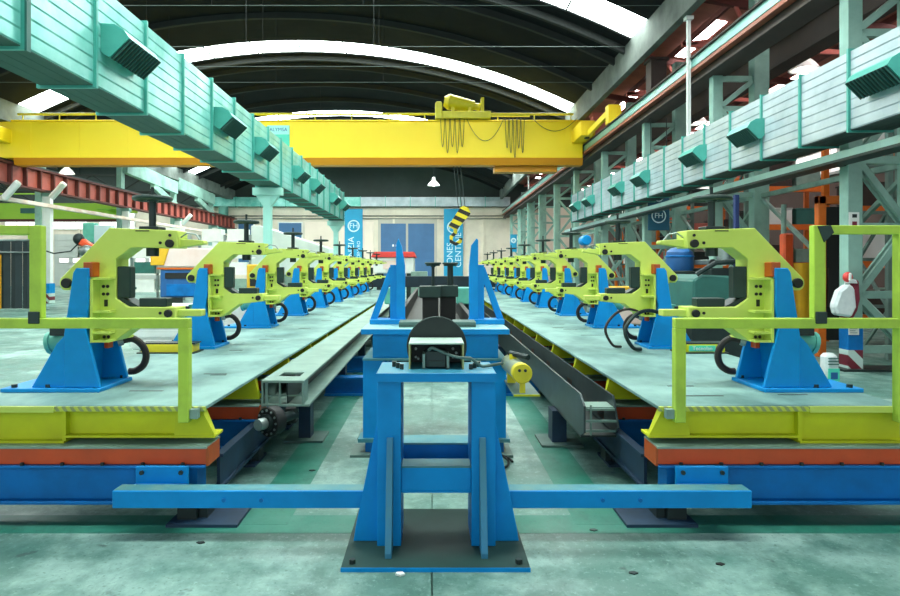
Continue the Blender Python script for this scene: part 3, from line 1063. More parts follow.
    # motor
    mo = part(MB().cyl((-.21, .02, .32), (-.02, .02, .36), .075, 14), 'motor', TEALM, smooth=True)
    part(MB().box(-.19, -.08, -.07, .05, .38, .45), 'terminal_box', DARK, par=mo)
    part(MB().cyl((-.24, .02, .315), (-.21, .02, .32), .085, 14), 'motor_cap', TEALM, par=mo, smooth=True)
    part(MB().box(-.10, .06, -.05, .1, .40, .47), 'gearbox', TEALM, par=mo, bev=.005)
    # hose: corrugated loop behind the pedestal
    pts = [(.20, .15, .31), (.29, .19, .33), (.35, .22, .28), (.375, .24, .20), (.35, .25, .12), (.29, .25, .075), (.24, .25, .07)]
    part(MB().tube(smooth_path(pts), .027, 10), 'hose', HOSE, smooth=True)
    part(MB().cyl((.20, .15, .31), (.235, .165, .318), .036, 12), 'hose_clamp', STEEL, smooth=True)
    return r


CLY = [4.73 + 2.39 * k for k in range(9)]
for s in (-1, 1):
    p = make_press(s)
    for i, y in enumerate(CLY):
        c = p if i == 0 else copy_tree(p)
        c.location = (s * 2.595, y, ZD)
        side = 'right' if s > 0 else 'left'
        c['label'] = ('nearest' if i == 0 else 'farthest' if i == 8 else ORD[i]) + ' lime C-frame press on blue pedestal in the %s row' % side
    KIDS.clear()

# thin cables trailing by the right-hand second press
for i, (y, x) in enumerate(((6.75, 2.2), (6.95, 2.05))):
    tag(MB().tube(smooth_path([(x, y, .745), (x - .12, y - .1, .78), (x - .2, y - .12, .95), (x - .08, y - .05, 1.1), (x + .1, y + .05, 1.15), (x + .3, y + .1, 1.1)]), .02 - .006 * i, 8).build('loose_cable', HOSE if i else DARK, smooth=True),
        ('thick dark grey' if i == 0 else 'thin brown') + ' cable looping beside the second press of the right row', 'cable')

# yellow stop bars between first and second presses
for s in (-1, 1):
    side = 'right' if s > 0 else 'left'
    x0, x1 = (2.55, 3.0) if s > 0 else (-2.98, -2.45)
    t = thing('stop_bar', 'low yellow bar lying on the %s deck behind the nearest press%s' % (side, ', with lettering' if s > 0 else ''), 'bar', ((x0 + x1) / 2, 6.6, ZD))
    MB().box(x0, x1, 6.55, 6.75, ZD + .005, ZD + .09).build('body', YELM if s < 0 else OLIVE, t, bev=.005)
    MB().box(x0 - .03, x1 + .03, 6.52, 6.78, ZD, ZD + .012).build('foot', DARK, t)
    MB().box(x0 - .02, x1 + .02, 6.56, 6.74, ZD + .09, ZD + .105).build('cap', DARK, t)
    if s > 0:
        lp = MB().box(2.63, 2.9, 6.545, 6.55, ZD + .02, ZD + .08).build('name_plate', TEALP, t)
        text_mesh('plate_lettering', 'Tecnolan', .055, WHITE, t, (2.765, 6.542, ZD + .05), (PI / 2, 0, 0), .004)

# ------------------------------------------------------------------ railings
for s in (-1, 1):
    side = 'right' if s > 0 else 'left'
    t = thing('guard_rail', 'lime square-tube guard rail at the front of the %s deck' % side, 'railing', (s * 2.2, 3.99, .64))
    def part(mb, nm, m, bev=.004):
        if s < 0:
            mb.mirror()
        return mb.build(nm, m, t, bev=bev)
    part(MB().box(1.51, 1.575, 3.965, 4.03, .64, 1.225), 'post', LIME_R)
    part(MB().box(1.51, 2.96, 3.965, 4.03, 1.225, 1.2875), 'top_bar', LIME_R)
    part(MB().box(2.895, 2.96, 3.965, 4.03, .64, 1.225), 'post', LIME_R)
    part(MB().box(2.895, 2.96, 3.965, 4.03, 1.2875, 1.81), 'upper_post', LIME_R)
    dx = 0 if s > 0 else .055
    part(MB().box(2.37 + dx, 2.445 + dx, 3.97, 4.025, 1.2875, 1.865), 'upper_post', LIME_R)
    part(MB().box(2.445 + dx, 2.96, 3.97, 4.025, 1.81, 1.865), 'upper_bar', LIME_R)
    part(MB().box(2.375 + dx, 2.445 + dx, 3.955, 3.968, 1.255, 1.33), 'bracket', GREEN_D)
    if s > 0:
        part(MB().prism([(2.39, 1.86), (2.47, 1.865), (2.49, 1.82), (2.43, 1.76)], 'y', 3.962, 3.97), 'weld_scuff', GREEN_D, 0)
    part(MB().box(1.46, 1.51, 3.98, 4.03, .66, .72), 'clip', BEAMG, .003)

# ------------------------------------------------------------------ tie beams and brackets
for s in (-1, 1):
    side = 'right' if s > 0 else 'left'
    t = thing('tie_beam', 'blue angle beam low across the floor joining stand and %s base' % side, 'beam', (s * 1.1, 3.8, .19))
    xa = .33
    def part(mb, nm, m, bev=.003):
        if s < 0:
            mb.mirror()
        return mb.build(nm, m, t, bev=bev)
    part(MB().box(xa, 1.875, 3.75, 3.765, .192, .293), 'front_web', BLUE)
    part(MB().box(xa, 1.875, 3.765, 3.87, .28, .293), 'top_flange', DUSTY)
    part(MB().box(1.5, 1.82, 3.93, 3.955, .18, .38), 'bracket_plate', BLUE)
    part(MB().box(1.5, 1.82, 3.865, 3.93, .20, .28), 'spacer', BLUE_D)
    for x in (1.54, 1.78):
        part(MB().cyl((x, 3.915, .345), (x, 3.935, .345), .014, 6), 'bolt', DARK, 0)
    for x in (1.0, 1.22):
        part(MB().cyl((x, 3.742, .24), (x, 3.752, .24), .012, 8), 'bolt', BLUE_D, 0)

# ------------------------------------------------------------------ front stand
cx = .024
t = thing('machine_stand', 'blue welded steel stand in the centre foreground on a dark base plate', 'stand', (cx, 3.75, 0))
MB().box(cx - .505, cx + .495, 3.37, 4.2, 0, .022).build('base_plate', mat('stand_base_plate', '#26443f', .6, .0, '#1c332f', 3, .7, spec=.25), t, bev=.004)
MB().box(cx - .505, cx + .495, 3.366, 3.37, 0, .022).build('plate_edge', BLUE, t)
for x in (-.45, .44):
    for y in (3.42, 4.12):
        MB().cyl((cx + x, y, .022), (cx + x, y, .045), .018, 6).build('bolt', DARK, t)
for s in (-1, 1):
    a, b = sorted((cx + s * .2, cx + s * .336))
    lg = MB().box(a, b, 3.63, 3.645, .022, .965).box(a, b, 3.955, 3.97, .022, .965).box(cx + s * .325 - .008, cx + s * .325 + .008, 3.645, 3.955, .022, .965).build('leg', BLUE, t, bev=.003)
    MB().box(*sorted((cx + s * .2, cx + s * .215)), 3.645, 3.955, .022, .965).build('leg_inner_plate', BLUE_D, t)
    MB().prism([(cx + s * .336, .022), (cx + s * .478, .022), (cx + s * .466, .1), (cx + s * .336, .74)], 'y', 3.70, 3.72).build('side_wing', BLUE, t, bev=.002)
    MB().prism([(3.63, .022), (3.47, .022), (3.47, .05), (3.615, .64), (3.63, .64)], 'x', cx + s * .262 - .018, cx + s * .262 + .018).build('front_rib', mat('rib_edge_paint', '#3b7d92', .55, 0, '#1f78a8', 5, .8), t, bev=.002)
MB().box(cx - .2, cx + .2, 3.66, 3.675, .325, .456).box(cx - .2, cx + .2, 3.66, 3.81, .313, .325).build('cross_channel', BLUE, t, bev=.003)
MB().box(cx - .2, cx + .2, 3.66, 3.81, .456, .466).build('channel_top', DUSTY, t, bev=.002)
MB().box(cx - .33, cx + .33, 3.98, 4.0, .40, .5).build('rear_channel', BLUE_D, t, bev=.003)
MB().box(cx - .33, cx + .33, 3.98, 4.17, .5, .512).build('channel_top', DUSTY, t, bev=.002)
MB().box(cx - .335, cx + .335, 3.56, 3.985, .965, 1.015).build('top_plate', mat('stand_top_paint', '#2a83a0', .5, 0, '#3f7f88', 4, .7), t, bev=.004)
MB().box(cx - .336, cx + .336, 3.556, 3.56, .967, 1.013).build('top_edge', BLUE, t)

# drive unit on top
t = thing('drive_unit', 'open steel drive box with round dark flange and cable on the front stand', 'machine', (.025, 3.85, 1.015))
EDGEY = mat('pale_yellow_edge', '#b9c07c', .5, 0, '#8f9a70', 5, .6)
MB().box(-.135, .185, 3.7, 4.0, 1.157, 1.166).build('top_cover', mat('box_top_grey', '#a9c4b4', .5, 0, '#8ba79a', 4, .6), t, bev=.002)
for x0, x1 in ((-.135, -.126), (.176, .185)):
    MB().box(x0, x1, 3.7, 4.0, 1.015, 1.157).build('side_cover', EDGEY, t)
MB().box(-.126, .176, 3.98, 4.0, 1.015, 1.157).build('back_cover', DARK, t)
bl = MB().box(-.04, .085, 3.72, 3.84, 1.018, 1.12).build('connector_block', DARK, t, bev=.008)
MB().box(-.055, -.04, 3.715, 3.83, 1.018, 1.10).build('clamp_bar', BEAMG, bl)
MB().box(.085, .10, 3.715, 3.83, 1.018, 1.10).build('clamp_bar', BEAMG, bl)
MB().box(-.02, .065, 3.712, 3.72, 1.03, 1.06).build('face_plate', GREEN_D, bl)
for x, z in ((-.1, 1.05), (-.1, 1.1), (-.085, 1.04), (.13, 1.05), (.13, 1.1), (.15, 1.075)):
    MB().cyl((x, 3.955, z), (x, 3.98, z), .008, 8).build('bolt', STEEL, t)
MB().cyl((.03, 4.03, 1.106), (.03, 4.055, 1.106), .184, 48).build('round_flange', mat('flange_black', '#12201e', .45, .2, '#1d302c', 6, .5), t, smooth=True)
MB().ring((.03, 4.04, 1.106), .184, .006, 'y', 48, 6).build('flange_rim', GREEN_D, t, smooth=True)
MB().cyl((.03, 4.0, 1.106), (.03, 4.03, 1.106), .05, 16).build('shaft', STEEL, t, smooth=True)
MB().tube(smooth_path([(-.02, 3.73, 1.12), (.0, 3.72, 1.135), (.03, 3.715, 1.125), (.08, 3.71, 1.105), (.15, 3.69, 1.085), (.22, 3.69, 1.08), (.26, 3.7, 1.05), (.29, 3.72, 1.03), (.33, 3.74, 1.03), (.42, 3.8, 1.035)]), .009, 8).build('cable', FOOTG, t, smooth=True)
for s in (-1, 1):
    for k in range(3):
        x = .025 + s * (.2 + .025 * k)
        MB().cyl((x, 3.7 + k * .05, 1.015), (x, 3.7 + k * .05, 1.045), .012, 8).build('anchor_bolt', DARK, t)

# ------------------------------------------------------------------ second stand (table with uprights)
t = thing('support_table', 'wide blue support table behind the front stand with two braced uprights', 'table', (.03, 5.9, 0))
TOPM = mat('table_top_paint', '#8fc2bc', .5, 0, '#4a96b4', 4, .6)
MB().box(-.605, .66, 5.45, 6.28, 1.06, 1.08).build('table_top', TOPM, t, bev=.004)
MB().box(-.605, .66, 5.445, 5.45, 1.035, 1.078).build('top_edge', BLUE, t)
for x0, x1 in ((-.51, -.13), (.19, .57)):
    MB().box(x0, x1, 5.5, 6.2, .826, 1.06).build('apron_box', BLUE, t, bev=.004)
MB().box(-.13, .19, 5.9, 6.2, .84, 1.05).build('apron_web', BLUE_D, t)
MB().box(-.595, .64, 5.48, 6.24, .806, .826).build('lower_flange', DUSTY, t, bev=.003)
for x0, x1 in ((-.593, -.42), (.47, .636)):
    for y0 in (5.5, 6.05):
        MB().box(x0, x1, y0, y0 + .02, .14, .806).box(x0, x1, y0 + .13, y0 + .15, .14, .806).box((x0 + x1) / 2 - .01, (x0 + x1) / 2 + .01, y0 + .02, y0 + .13, .14, .806).build('leg', BLUE, t, bev=.002)
        MB().box(x0 - .04, x1 + .03, y0 - .04, y0 + .2, .11, .14).build('foot_flange', DUSTY, t)
        MB().box(x0 + .02, x1 - .02, y0, y0 + .15, .02, .11).build('foot_block', BLUE_D, t)
        MB().box(x0 - .1, x1 + .05, y0 - .1, y0 + .26, 0, .02).build('floor_plate', FOOTG, t)
for s in (-1, 1):
    # uprights: pointed blade, stub post, diagonal brace, foot bar
    xb = -.30 if s < 0 else .395
    o = -s
    pts = [(xb - .045, 1.16), (xb + .045, 1.16), (xb + .045, 1.62), (xb + .012, 1.80), (xb - .012 if s < 0 else xb + .03, 1.877), (xb - .045, 1.80)]
    if s > 0:
        pts = [(xb - .05, 1.16), (xb + .045, 1.16), (xb + .05, 1.62), (xb + .035, 1.66), (xb + .035, 1.877), (xb + .0, 1.83), (xb - .045, 1.68)]
        pts = [(xb - .05, 1.12), (xb + .035, 1.12), (xb + .035, 1.86), (xb + .02, 1.877), (xb - .03, 1.81), (xb - .05, 1.62)]
    else:
        pts = [(xb - .035, 1.12), (xb + .05, 1.12), (xb + .05, 1.62), (xb + .02, 1.8), (xb - .012, 1.877), (xb - .035, 1.82)]
    bl = MB().prism(pts, 'y', 5.95, 5.99).build('blade', BLUE, t, bev=.003)
    MB().box(xb - .012, xb + .012, 5.99, 6.1, 1.12, 1.6).build('blade_rib', BLUE, t)
    xs = xb + s * .062
    MB().box(xs - .03, xs + .03, 5.98, 6.05, 1.12, 1.63).build('stub_post', BLUE, t, bev=.003)
    MB().bar((xs + s * .01, 6.015, 1.60), (xb + s * .25, 6.015, 1.11), .06, .05, up=(0, 1, 0)).build('brace', BLUE, t, bev=.003)
    x0, x1 = sorted((xb - s * .05, xb + s * .275))
    MB().box(x0, x1, 5.9, 6.12, 1.08, 1.125).build('foot_bar', BLUE, t, bev=.004)
    x0, x1 = sorted((xb - s * .01, xb - s * .21))
    MB().box(x0, x1, 5.6, 5.85, 1.08, 1.13).build('pad_block', FOOTG, t, bev=.004)
    MB().box(x0, x1, 5.6, 5.85, 1.095, 1.10).build('pad_joint', DARK, t)

# hydraulic cylinder on a bracket plate
t = thing('hydraulic_cylinder', 'short yellow capped cylinder on a bracket plate beside the blue table', 'cylinder', (.68, 5.1, .63))
MB().box(.62, .82, 4.86, 5.5, .625, .64).build('bracket_plate', FOOTG, t, bev=.003)
MB().box(.62, .82, 4.855, 4.86, .625, .64).build('plate_edge', OLIVE, t)
MB().cyl((.69, 4.95, .79), (.655, 5.42, .795), .072, 24).build('barrel', mat('barrel_grey', '#9aa89c', .35, .4, '#c6c23a', 7, .5), t, smooth=True)
MB().cyl((.693, 4.9, .79), (.688, 4.99, .79), .078, 24).build('end_cap', YELM, t, bev=.006, smooth=True)
for x, z in ((.67, .815), (.715, .815)):
    MB().cyl((x, 4.893, z), (x, 4.902, z), .012, 8).build('cap_screw', DARK, t)
MB().box(.675, .715, 4.91, 4.95, .64, .72).build('foot', YELM, t)
MB().box(.63, .70, 5.35, 5.4, .64, .73).build('foot', YELM, t)
MB().cyl((.66, 5.22, .85), (.66, 5.22, .90), .03, 12).build('port', YELM, t, smooth=True)
MB().cyl((.64, 5.25, .90), (.76, 5.05, .895), .022, 10).build('feed_pipe', DARK, t, smooth=True)
# coiled cable on floor
tag(MB().tube([(.52 + .14 * math.cos(a) * (1 - .04 * a), 5.25 + .2 * math.sin(a), .012 + .001 * a) for a in [k * .35 for k in range(30)]], .01, 6).build('floor_cable', BLACK, smooth=True), 'thin black cable looped on the floor by the blue table foot', 'cable')
tag(MB().tube([(.2 + .1 * math.cos(a), 5.3 + .12 * math.sin(a), .011) for a in [k * .3 for k in range(20)]] + [(.42, 5.4, .01), (.5, 5.45, .01)], .01, 6).build('floor_cable', BLACK, smooth=True), 'black cable loop on the floor seen between the stand legs', 'cable')

# ------------------------------------------------------------------ long guide beams
t = thing('guide_beam', 'long grey-green channel beam with open end beside the left deck', 'beam', (-1.22, 12, .47))
MB().box(-1.39, -1.30, 5.21, 22, .665, .684).box(-1.30, -1.12, 5.62, 22, .665, .684).box(-1.12, -1.04, 5.21, 22, .665, .684).box(-1.30, -1.12, 5.21, 5.42, .665, .684).build('top_flange', BEAMG, t)
MB().box(-1.39, -1.375, 5.21, 22, .49, .665).build('outer_web', BEAMG, t)
MB().box(-1.19, -1.178, 5.24, 22, .49, .665).build('middle_web', DARK, t)
MB().box(-1.39, -1.0, 5.21, 22, .473, .49).build('bottom_flange', BEAMG, t)
MB().box(-1.06, -1.045, 5.21, 5.4, .49, .665).build('end_cheek', BEAMG, t)
MB().box(-1.36, -1.34, 5.22, 5.24, .49, .665).build('end_rib', BEAMG, t)
MB().box(-1.25, -1.235, 5.22, 5.24, .49, .665).build('end_rib', BEAMG, t)
MB().box(-1.375, -1.06, 5.24, 5.255, .55, .56).build('end_rung', BEAMG, t)
for k in range(7):
    y = 5.95 + k * 2.4
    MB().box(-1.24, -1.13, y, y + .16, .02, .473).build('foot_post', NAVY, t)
    MB().box(-1.36, -1.0, y - .1, y + .26, 0, .02).build('foot_plate', FOOTG, t)
t = thing('guide_beam', 'long charcoal trough beam with open latticed end beside the right deck', 'beam', (1.27, 12, .3))
MB().prism([(4.81, .40), (4.95, .614), (22, .614), (22, .34), (4.9, .34)], 'x', 1.395, 1.41).build('outer_web', CHAN, t)
MB().prism([(4.81, .36), (4.81, .56), (4.95, .63), (22, .63), (22, .32), (4.9, .32)], 'x', 1.14, 1.155).build('inner_web', CHAN, t)
MB().box(1.14, 1.41, 4.9, 22, .305, .32).build('bottom_plate', DARK, t)
for z, y in ((.36, 4.86), (.44, 4.84), (.52, 4.88)):
    MB().box(1.155, 1.395, y, y + .02, z - .008, z + .008).build('end_rung', BEAMG, t)
MB().box(1.2, 1.212, 4.85, 4.87, .33, .56).build('end_rib', BEAMG, t)
MB().box(1.16, 1.39, 4.9, 5.1, .525, .535).build('end_shelf', BEAMG, t)
for k in range(7):
    y = 5.8 + k * 2.4
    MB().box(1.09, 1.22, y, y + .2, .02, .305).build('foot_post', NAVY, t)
    MB().box(.98, 1.35, y - .1, y + .3, 0, .02).build('foot_plate', FOOTG, t)
# drive coupling at left
t = thing('drive_coupling', 'black toothed drive coupling with bare steel shaft end under the left beam', 'coupling', (-1.25, 5.1, .28))
ca, cdv = Vector((-1.225, 5.04, .405)), Vector((-.5, -.866, 0))
MB().cyl(ca, ca + cdv * .2, .045, 16).build('shaft', STEEL, t, smooth=True)
MB().cyl(ca + cdv * .1, ca, .115, 28).build('coupling_disc', BLACK, t, bev=.008, smooth=True)
MB().cyl(ca + cdv * .13, ca + cdv * .1, .065, 20).build('hub_ring', DARK, t, smooth=True)
for k in range(12):
    a = 2 * PI * k / 12
    q = ca + cdv * .102 + Vector((.866, -.5, 0)) * .092 * math.cos(a) + Vector((0, 0, .092 * math.sin(a)))
    MB().cyl(q, q + cdv * .008, .009, 8).build('tooth', STEEL, t)
MB().cyl(ca, ca - cdv * .22, .04, 14).build('rear_shaft', DARK, t, smooth=True)
MB().box(-1.19, -1.1, 5.18, 5.27, .34, .473).build('bearing_block', BLACK, t, bev=.01)
# low cross ties beside the table
for i, (x0, x1, y) in enumerate(((-1.35, -.62, 8.0), (-1.35, -.62, 9.8), (.68, 1.35, 8.0))):
    tag(MB().box(x0, x1, y, y + .2, .0, .02).box(x0, x1, y + .09, y + .11, .02, .21).box(x0, x1, y, y + .2, .21, .23).build('floor_tie', BLUE_D), ['nearer', 'farther', 'right-hand'][i] + ' low blue I-section tie beside the blue table', 'beam', 'floor ties')
# central bed behind table
t = thing('machine_bed', 'long dark steel machine bed along the hall axis behind the blue table', 'machine bed', (.03, 15, 0))
MB().box(-.6, -.52, 9.6, 24, .3, .84).box(.58, .66, 9.6, 24, .3, .84).build('side_girder', BLACK, t)
MB().box(-.52, .58, 9.6, 24, .5, .55).build('bed_plate', BLACK, t)
for k in range(6):
    y = 9.9 + k * 2.3
    MB().box(-.55, .6, y, y + .15, 0, .3).build('bed_foot', DARK, t)

# centre screw jacks
for i, (x, y) in enumerate(((.02, 12.2), (.36, 12.6))):
    t = thing('screw_jack', '%s dark handwheel jack standing on the central bed' % ('left slim' if i == 0 else 'right sturdy'), 'jack', (x, y, .55), 'handwheel jacks on the central bed')
    hw = MB().ring((x, y, 1.69), .14, .02, 'z', 26, 8).build('handwheel', GREEN_D, t, smooth=True)
    MB().cyl((x, y, 1.62), (x, y, 1.71), .05, 12).build('wheel_hub', GREEN_D, hw)
    MB().cyl((x, y, 1.64), (x, y, 1.67), .13, 20, .135).build('wheel_plate', GREEN_D, hw)
    MB().cyl((x, y, 1.2), (x, y, 1.64), .03 + .03 * i, 12).build('screw', DARK, t, smooth=True)
    MB().box(x - .26, x + .15, y - .2, y + .2, 1.04, 1.26).build('carriage_block', GREEN_D, t, bev=.01)
    MB().box(x - .2, x + .1, y - .15, y + .15, .55, 1.04).build('column', BLACK, t)
for i, (x0, x1) in enumerate(((.55, 1.15), (-1.05, -.62))):
    t = thing('side_block', 'pale teal steel block at the %s of the central jacks' % ('right' if i == 0 else 'left'), 'block', ((x0 + x1) / 2, 14.3, 0))
    MB().box(x0, x1, 14.1, 14.6, .8, 1.17).build('body', TEALM, t, bev=.02)
    MB().box(x0 + .1, x1 - .1, 14.2, 14.5, 0, .8).build('pedestal', DARK, t)
# far cross gantry beam
t = thing('cross_gantry', 'dark navy cross beam spanning between the far ends of both decks', 'gantry', (.1, 26, 0))
MB().box(-3.1, 3.4, 25.7, 26.1, .83, 1.27).build('beam', mat('navy_steel', '#10242e', .5, .1, '#18323e', 2, .6), t, bev=.02)
for x in (-2.9, 3.0):
    MB().box(x, x + .3, 25.75, 26.05, 0, .83).build('leg', DARK, t)
# white cabin with red roof
t = thing('control_cabin', 'white control cabin with a red roof rim before the blue doors', 'cabin', (-1.7, 31, 0))
MB().box(-2.75, -.85, 30.0, 32.0, 1.35, 2.1).build('cabin_body', WHITE, t, bev=.04)
MB().prism([(-2.85, 2.1), (-.75, 2.1), (-.85, 2.36), (-2.75, 2.36)], 'y', 29.9, 32.1).build('roof_rim', REDP, t, bev=.02)
for x in (-2.6, -1.2):
    for y in (30.1, 31.7):
        MB().box(x, x + .2, y, y + .2, 0, 1.35).build('leg', DARK, t)
MB().box(-2.3, -1.3, 29.97, 30.0, 1.55, 1.95).build('front_panel', PINK, t)
MB().box(-.95, -.2, 29.0, 29.6, 0, 1.45).build('side_unit', BEAMG, t, bev=.02)

# ------------------------------------------------------------------ banners
def banner(x0, x1, z0, z1, y, label, lines, logo='FH'):
    t = thing('banner', label, 'banner', ((x0 + x1) / 2, y, z0))
    MB().box(x0, x1, y, y + .03, z0, z1).build('cloth', BANNER, t)
    if y > 55:
        MB().box(x0 + .1, x1 - .1, y + .03, y + .064, z1 - .7, z1 - .6).build('top_bracket', STEEL, t)
    cx_ = (x0 + x1) / 2
    zc = z1 - (x1 - x0) * .95
    R = (x1 - x0) * .3
    MB().ring((cx_, y - .005, zc), R, .06, 'y', 32, 6).build('logo_ring', LOGO, t)
    text_mesh('logo_letters', logo, R * 1.35, LOGO, t, (cx_, y - .02, zc), (PI / 2, 0, 0))
    for k, (s_, sz, dx, zz) in enumerate(lines):
        text_mesh('lettering', s_, sz, LOGO, t, (cx_ + dx, y - .02, zz), (PI / 2, -PI / 2, 0))
    return t


banner(-7.75, -6.15, 0.9, 6.85, YB - .225, 'tall blue banner with round emblem hanging left of the blue doors', [('INZIA', .75, -.2, 3.4), ('CENTRO', .4, .45, 3.2)])
banner(1.05, 2.75, 0.9, 6.85, YB - .225, 'tall blue banner with round emblem behind the crane hook', [('IONES', .75, -.3, 2.8), ('CENTINE', .75, .45, 3.2)])
banner(6.5, 7.05, 2.95, 4.4, 53.16, 'small bright blue panel on a far right lattice column', [], 'A')
# blue hanging sign in right aisle
t = thing('hanging_sign', 'dark blue square sign with round emblem hanging behind the right duct', 'sign', (6.9, 19.0, 2.7))
MB().box(6.42, 7.05, 19.0, 19.05, 2.72, 3.9).build('panel', SIGNB, t, bev=.01)
MB().ring((6.73, 18.99, 3.15), .2, .018, 'y', 28, 6).build('emblem_ring', LOGO, t)
MB().ring((6.73, 18.99, 3.7), .12, .015, 'y', 20, 6).build('emblem_ring', LOGO, t)
text_mesh('emblem_letters', 'FH', .22, LOGO, t, (6.73, 18.985, 3.15), (PI / 2, 0, 0))
for x in (6.5, 6.97):
    MB().cyl((x, 19.02, 3.9), (x, 19.02, 6.05), .012, 6).build('hanging_rod', DARK, t)

# ------------------------------------------------------------------ pendant lamps
def lamp(x, y, z, label, top, big=1., glow=False):
    t = thing('pendant_lamp', label, 'lamp', (x, y, z), 'pendant lamps')
    MB().lathe([(.02 * big, .42 * big), (.07 * big, .40 * big), (.09 * big, .25 * big), (.22 * big, .12 * big), (.3 * big, 0), (.27 * big, .0), (.18 * big, .1 * big), (.05 * big, .2 * big)], (x, y, z), 20).build('shade', LAMPW, t, smooth=True)
    MB().ball((x, y, z + .08 * big), .1 * big, .1 * big, .1 * big).build('bulb', LAMPE, t, smooth=True)
    MB().cyl((x, y, z + .4 * big), (x, y, top), .015, 6).build('cord', DARK, t)


lamp(.1, 40, 6.75, 'white pendant lamp hanging in front of the dark upper back wall', arc_z(.1, -5.75), 1.3)
lamp(-17.0, 29.8, 5.98, 'white bell lamp hanging over the red-brown runway on the left', arc_z(-17, -5.75), 1.15)
lamp(9.3, 16.0, 6.55, 'glowing bell lamp above the right duct near the frame edge', zr(9.3), 1.2)
lamp(9.2, 22.2, 6.6, 'glowing bell lamp farther along above the right duct', zr(9.2), 1.2)
lamp(9.2, 30.0, 6.65, 'farthest glowing bell lamp in the right bay', zr(9.2), 1.2)
# floodlights on the left runway
for i, (x, y, z) in enumerate(((-17.0, 28.6, 4.75), (-17.1, 25.6, 4.4), (-17.0, 43.6, 4.6))):
    t = thing('floodlight', ['white tubular floodlight angled under the left runway', 'white floodlight at the left frame edge under the runway', 'far white floodlight on the left runway'][i], 'floodlight', (x, y, z), 'floodlights')
    MB().cyl((x, y, z), (x + .6, y - .1, z + .6), .14, 14).build('housing', WHITE, t, smooth=True)
    MB().cyl((x + .59, y - .1, z + .59), (x + .63, y - .1, z + .63), .12, 14).build('lens', LAMPW, t)
    MB().bar((x + .3, y, z + .3), (-17.4, y + .1, 5.04), .05, .05).build('bracket', DARK, t)

# ------------------------------------------------------------------ left background things
t = thing('welding_curtain', 'dark green welding curtain booth at the far left', 'curtain', (-16, 24.4, 0))
for k in range(10):
    x = -19.2 + k * .45
    MB().prism([(x, 24.4), (x + .2, 24.34), (x + .44, 24.4), (x + .2, 24.44)], 'z', .06, 2.62).build('curtain_strip', CURT, t)
MB().cyl((-19.3, 24.4, 2.66), (-14.9, 24.4, 2.66), .04, 8).build('rail', STEEL, t)
MB().cyl((-19.3, 24.3, 2.2), (-14.9, 24.3, 2.2), .025, 8).build('rail', STEEL, t)
for x in (-14.8, -18.9):
    MB().box(x - .05, x + .05, 24.35, 24.45, 0, 2.7).build('post', STEEL, t)
MB().box(-16.45, -16.35, 24.2, 24.3, 0, 2.1).build('yellow_edge', YEL2, t)
MB().box(-19.2, -14.7, 24.2, 24.6, 0, .05).build('sill', BEAMG, t)
t = thing('robot_arm', 'orange and black welding robot arm raised beside a white column', 'robot', (-14.0, 26.5, 0))
MB().cyl((-13.3, 26.5, 0), (-13.3, 26.5, .9), .25, 16).build('base', DARK, t, smooth=True)
MB().bar((-13.3, 26.5, .9), (-13.55, 26.5, 1.95), .28, .3, up=(0, 1, 0)).build('lower_arm', ORAN2, t, bev=.04)
MB().bar((-13.45, 26.5, 1.95), (-14.5, 26.45, 2.72), .3, .34, up=(0, 1, 0)).build('upper_arm', mat('robot_orange', '#e8552a', .45), t, bev=.06)
MB().ball((-14.6, 26.45, 2.8), .22, .22, .24).build('wrist', DARK, t, smooth=True)
MB().ball((-14.2, 26.3, 2.3), .35, .2, .25).build('motor', STEEL, t, smooth=True)
MB().tube([(-14.6, 26.4, 2.6), (-14.9, 26.4, 2.3), (-15.6, 26.4, 2.2), (-15.9, 26.4, 2.3)], .03, 6).build('torch', DARK, t)
t = thing('wall_box', 'teal electrical cabinet on a steel post behind the left press', 'cabinet', (-15.1, 28.5, 0))
MB().box(-15.45, -14.95, 28.3, 28.7, 2.75, 3.6).build('cabinet_body', TEALM, t, bev=.02)
MB().box(-14.95, -14.2, 28.3, 28.7, 2.7, 3.5).build('side_body', mat('pale_box', '#b9cfd2', .5), t, bev=.02)
MB().box(-15.2, -15.0, 28.4, 28.6, 0, 2.75).build('post', STEEL, t)
# grey roof trusses of the left bay
for i, y in enumerate((31.0, 41.0, 50.0)):
    t = thing('roof_truss', '%s dark lattice truss under the left bay roof' % ('nearest', 'middle', 'farthest')[i], 'truss', (-28, y, 6.4), 'left bay trusses')
    MB().box(-39.8, -18.2, y, y + .12, 6.4, 6.5).build('bottom_chord', RIB, t)
    MB().box(-39.8, -18.2, y, y + .12, 7.5, 7.6).build('top_chord', RIB, t)
    for k in range(12):
        x = -39.6 + k * 1.78
        MB().bar((x, y + .06, 6.45 if k % 2 else 7.55), (x + 1.78, y + .06, 7.55 if k % 2 else 6.45), .07, .07).build('truss_web', RIB, t)
# storage racks (white) left
for i, (x, y, n) in enumerate(((-13.6, 32, 4), (-10.6, 33, 4))):
    t = thing('storage_rack', '%s white steel storage rack seen through the nearest left press' % ('left' if i == 0 else 'right'), 'rack', (x, y, 0), 'white racks')
    for xx in (x - 1.3, x, x + 1.3):
        MB().box(xx - .06, xx + .06, y - .3, y - .2, 0, 3.3).build('upright', STEEL, t)
    for q in range(n):
        MB().box(x - 1.35, x + 1.35, y - .3, y + .5, .4 + q * .85, .48 + q * .85).build('shelf', WHITE, t)
        for w_ in range(2):
            MB().box(x - 1.2 + w_ * 1.3, x - .2 + w_ * 1.3, y - .2, y + .4, .48 + q * .85, 1.05 + q * .85).build('carton_panel', (WHITE, MGREEN, BEAMG)[(q + w_ + i) % 3 if q < 2 else 0], t)
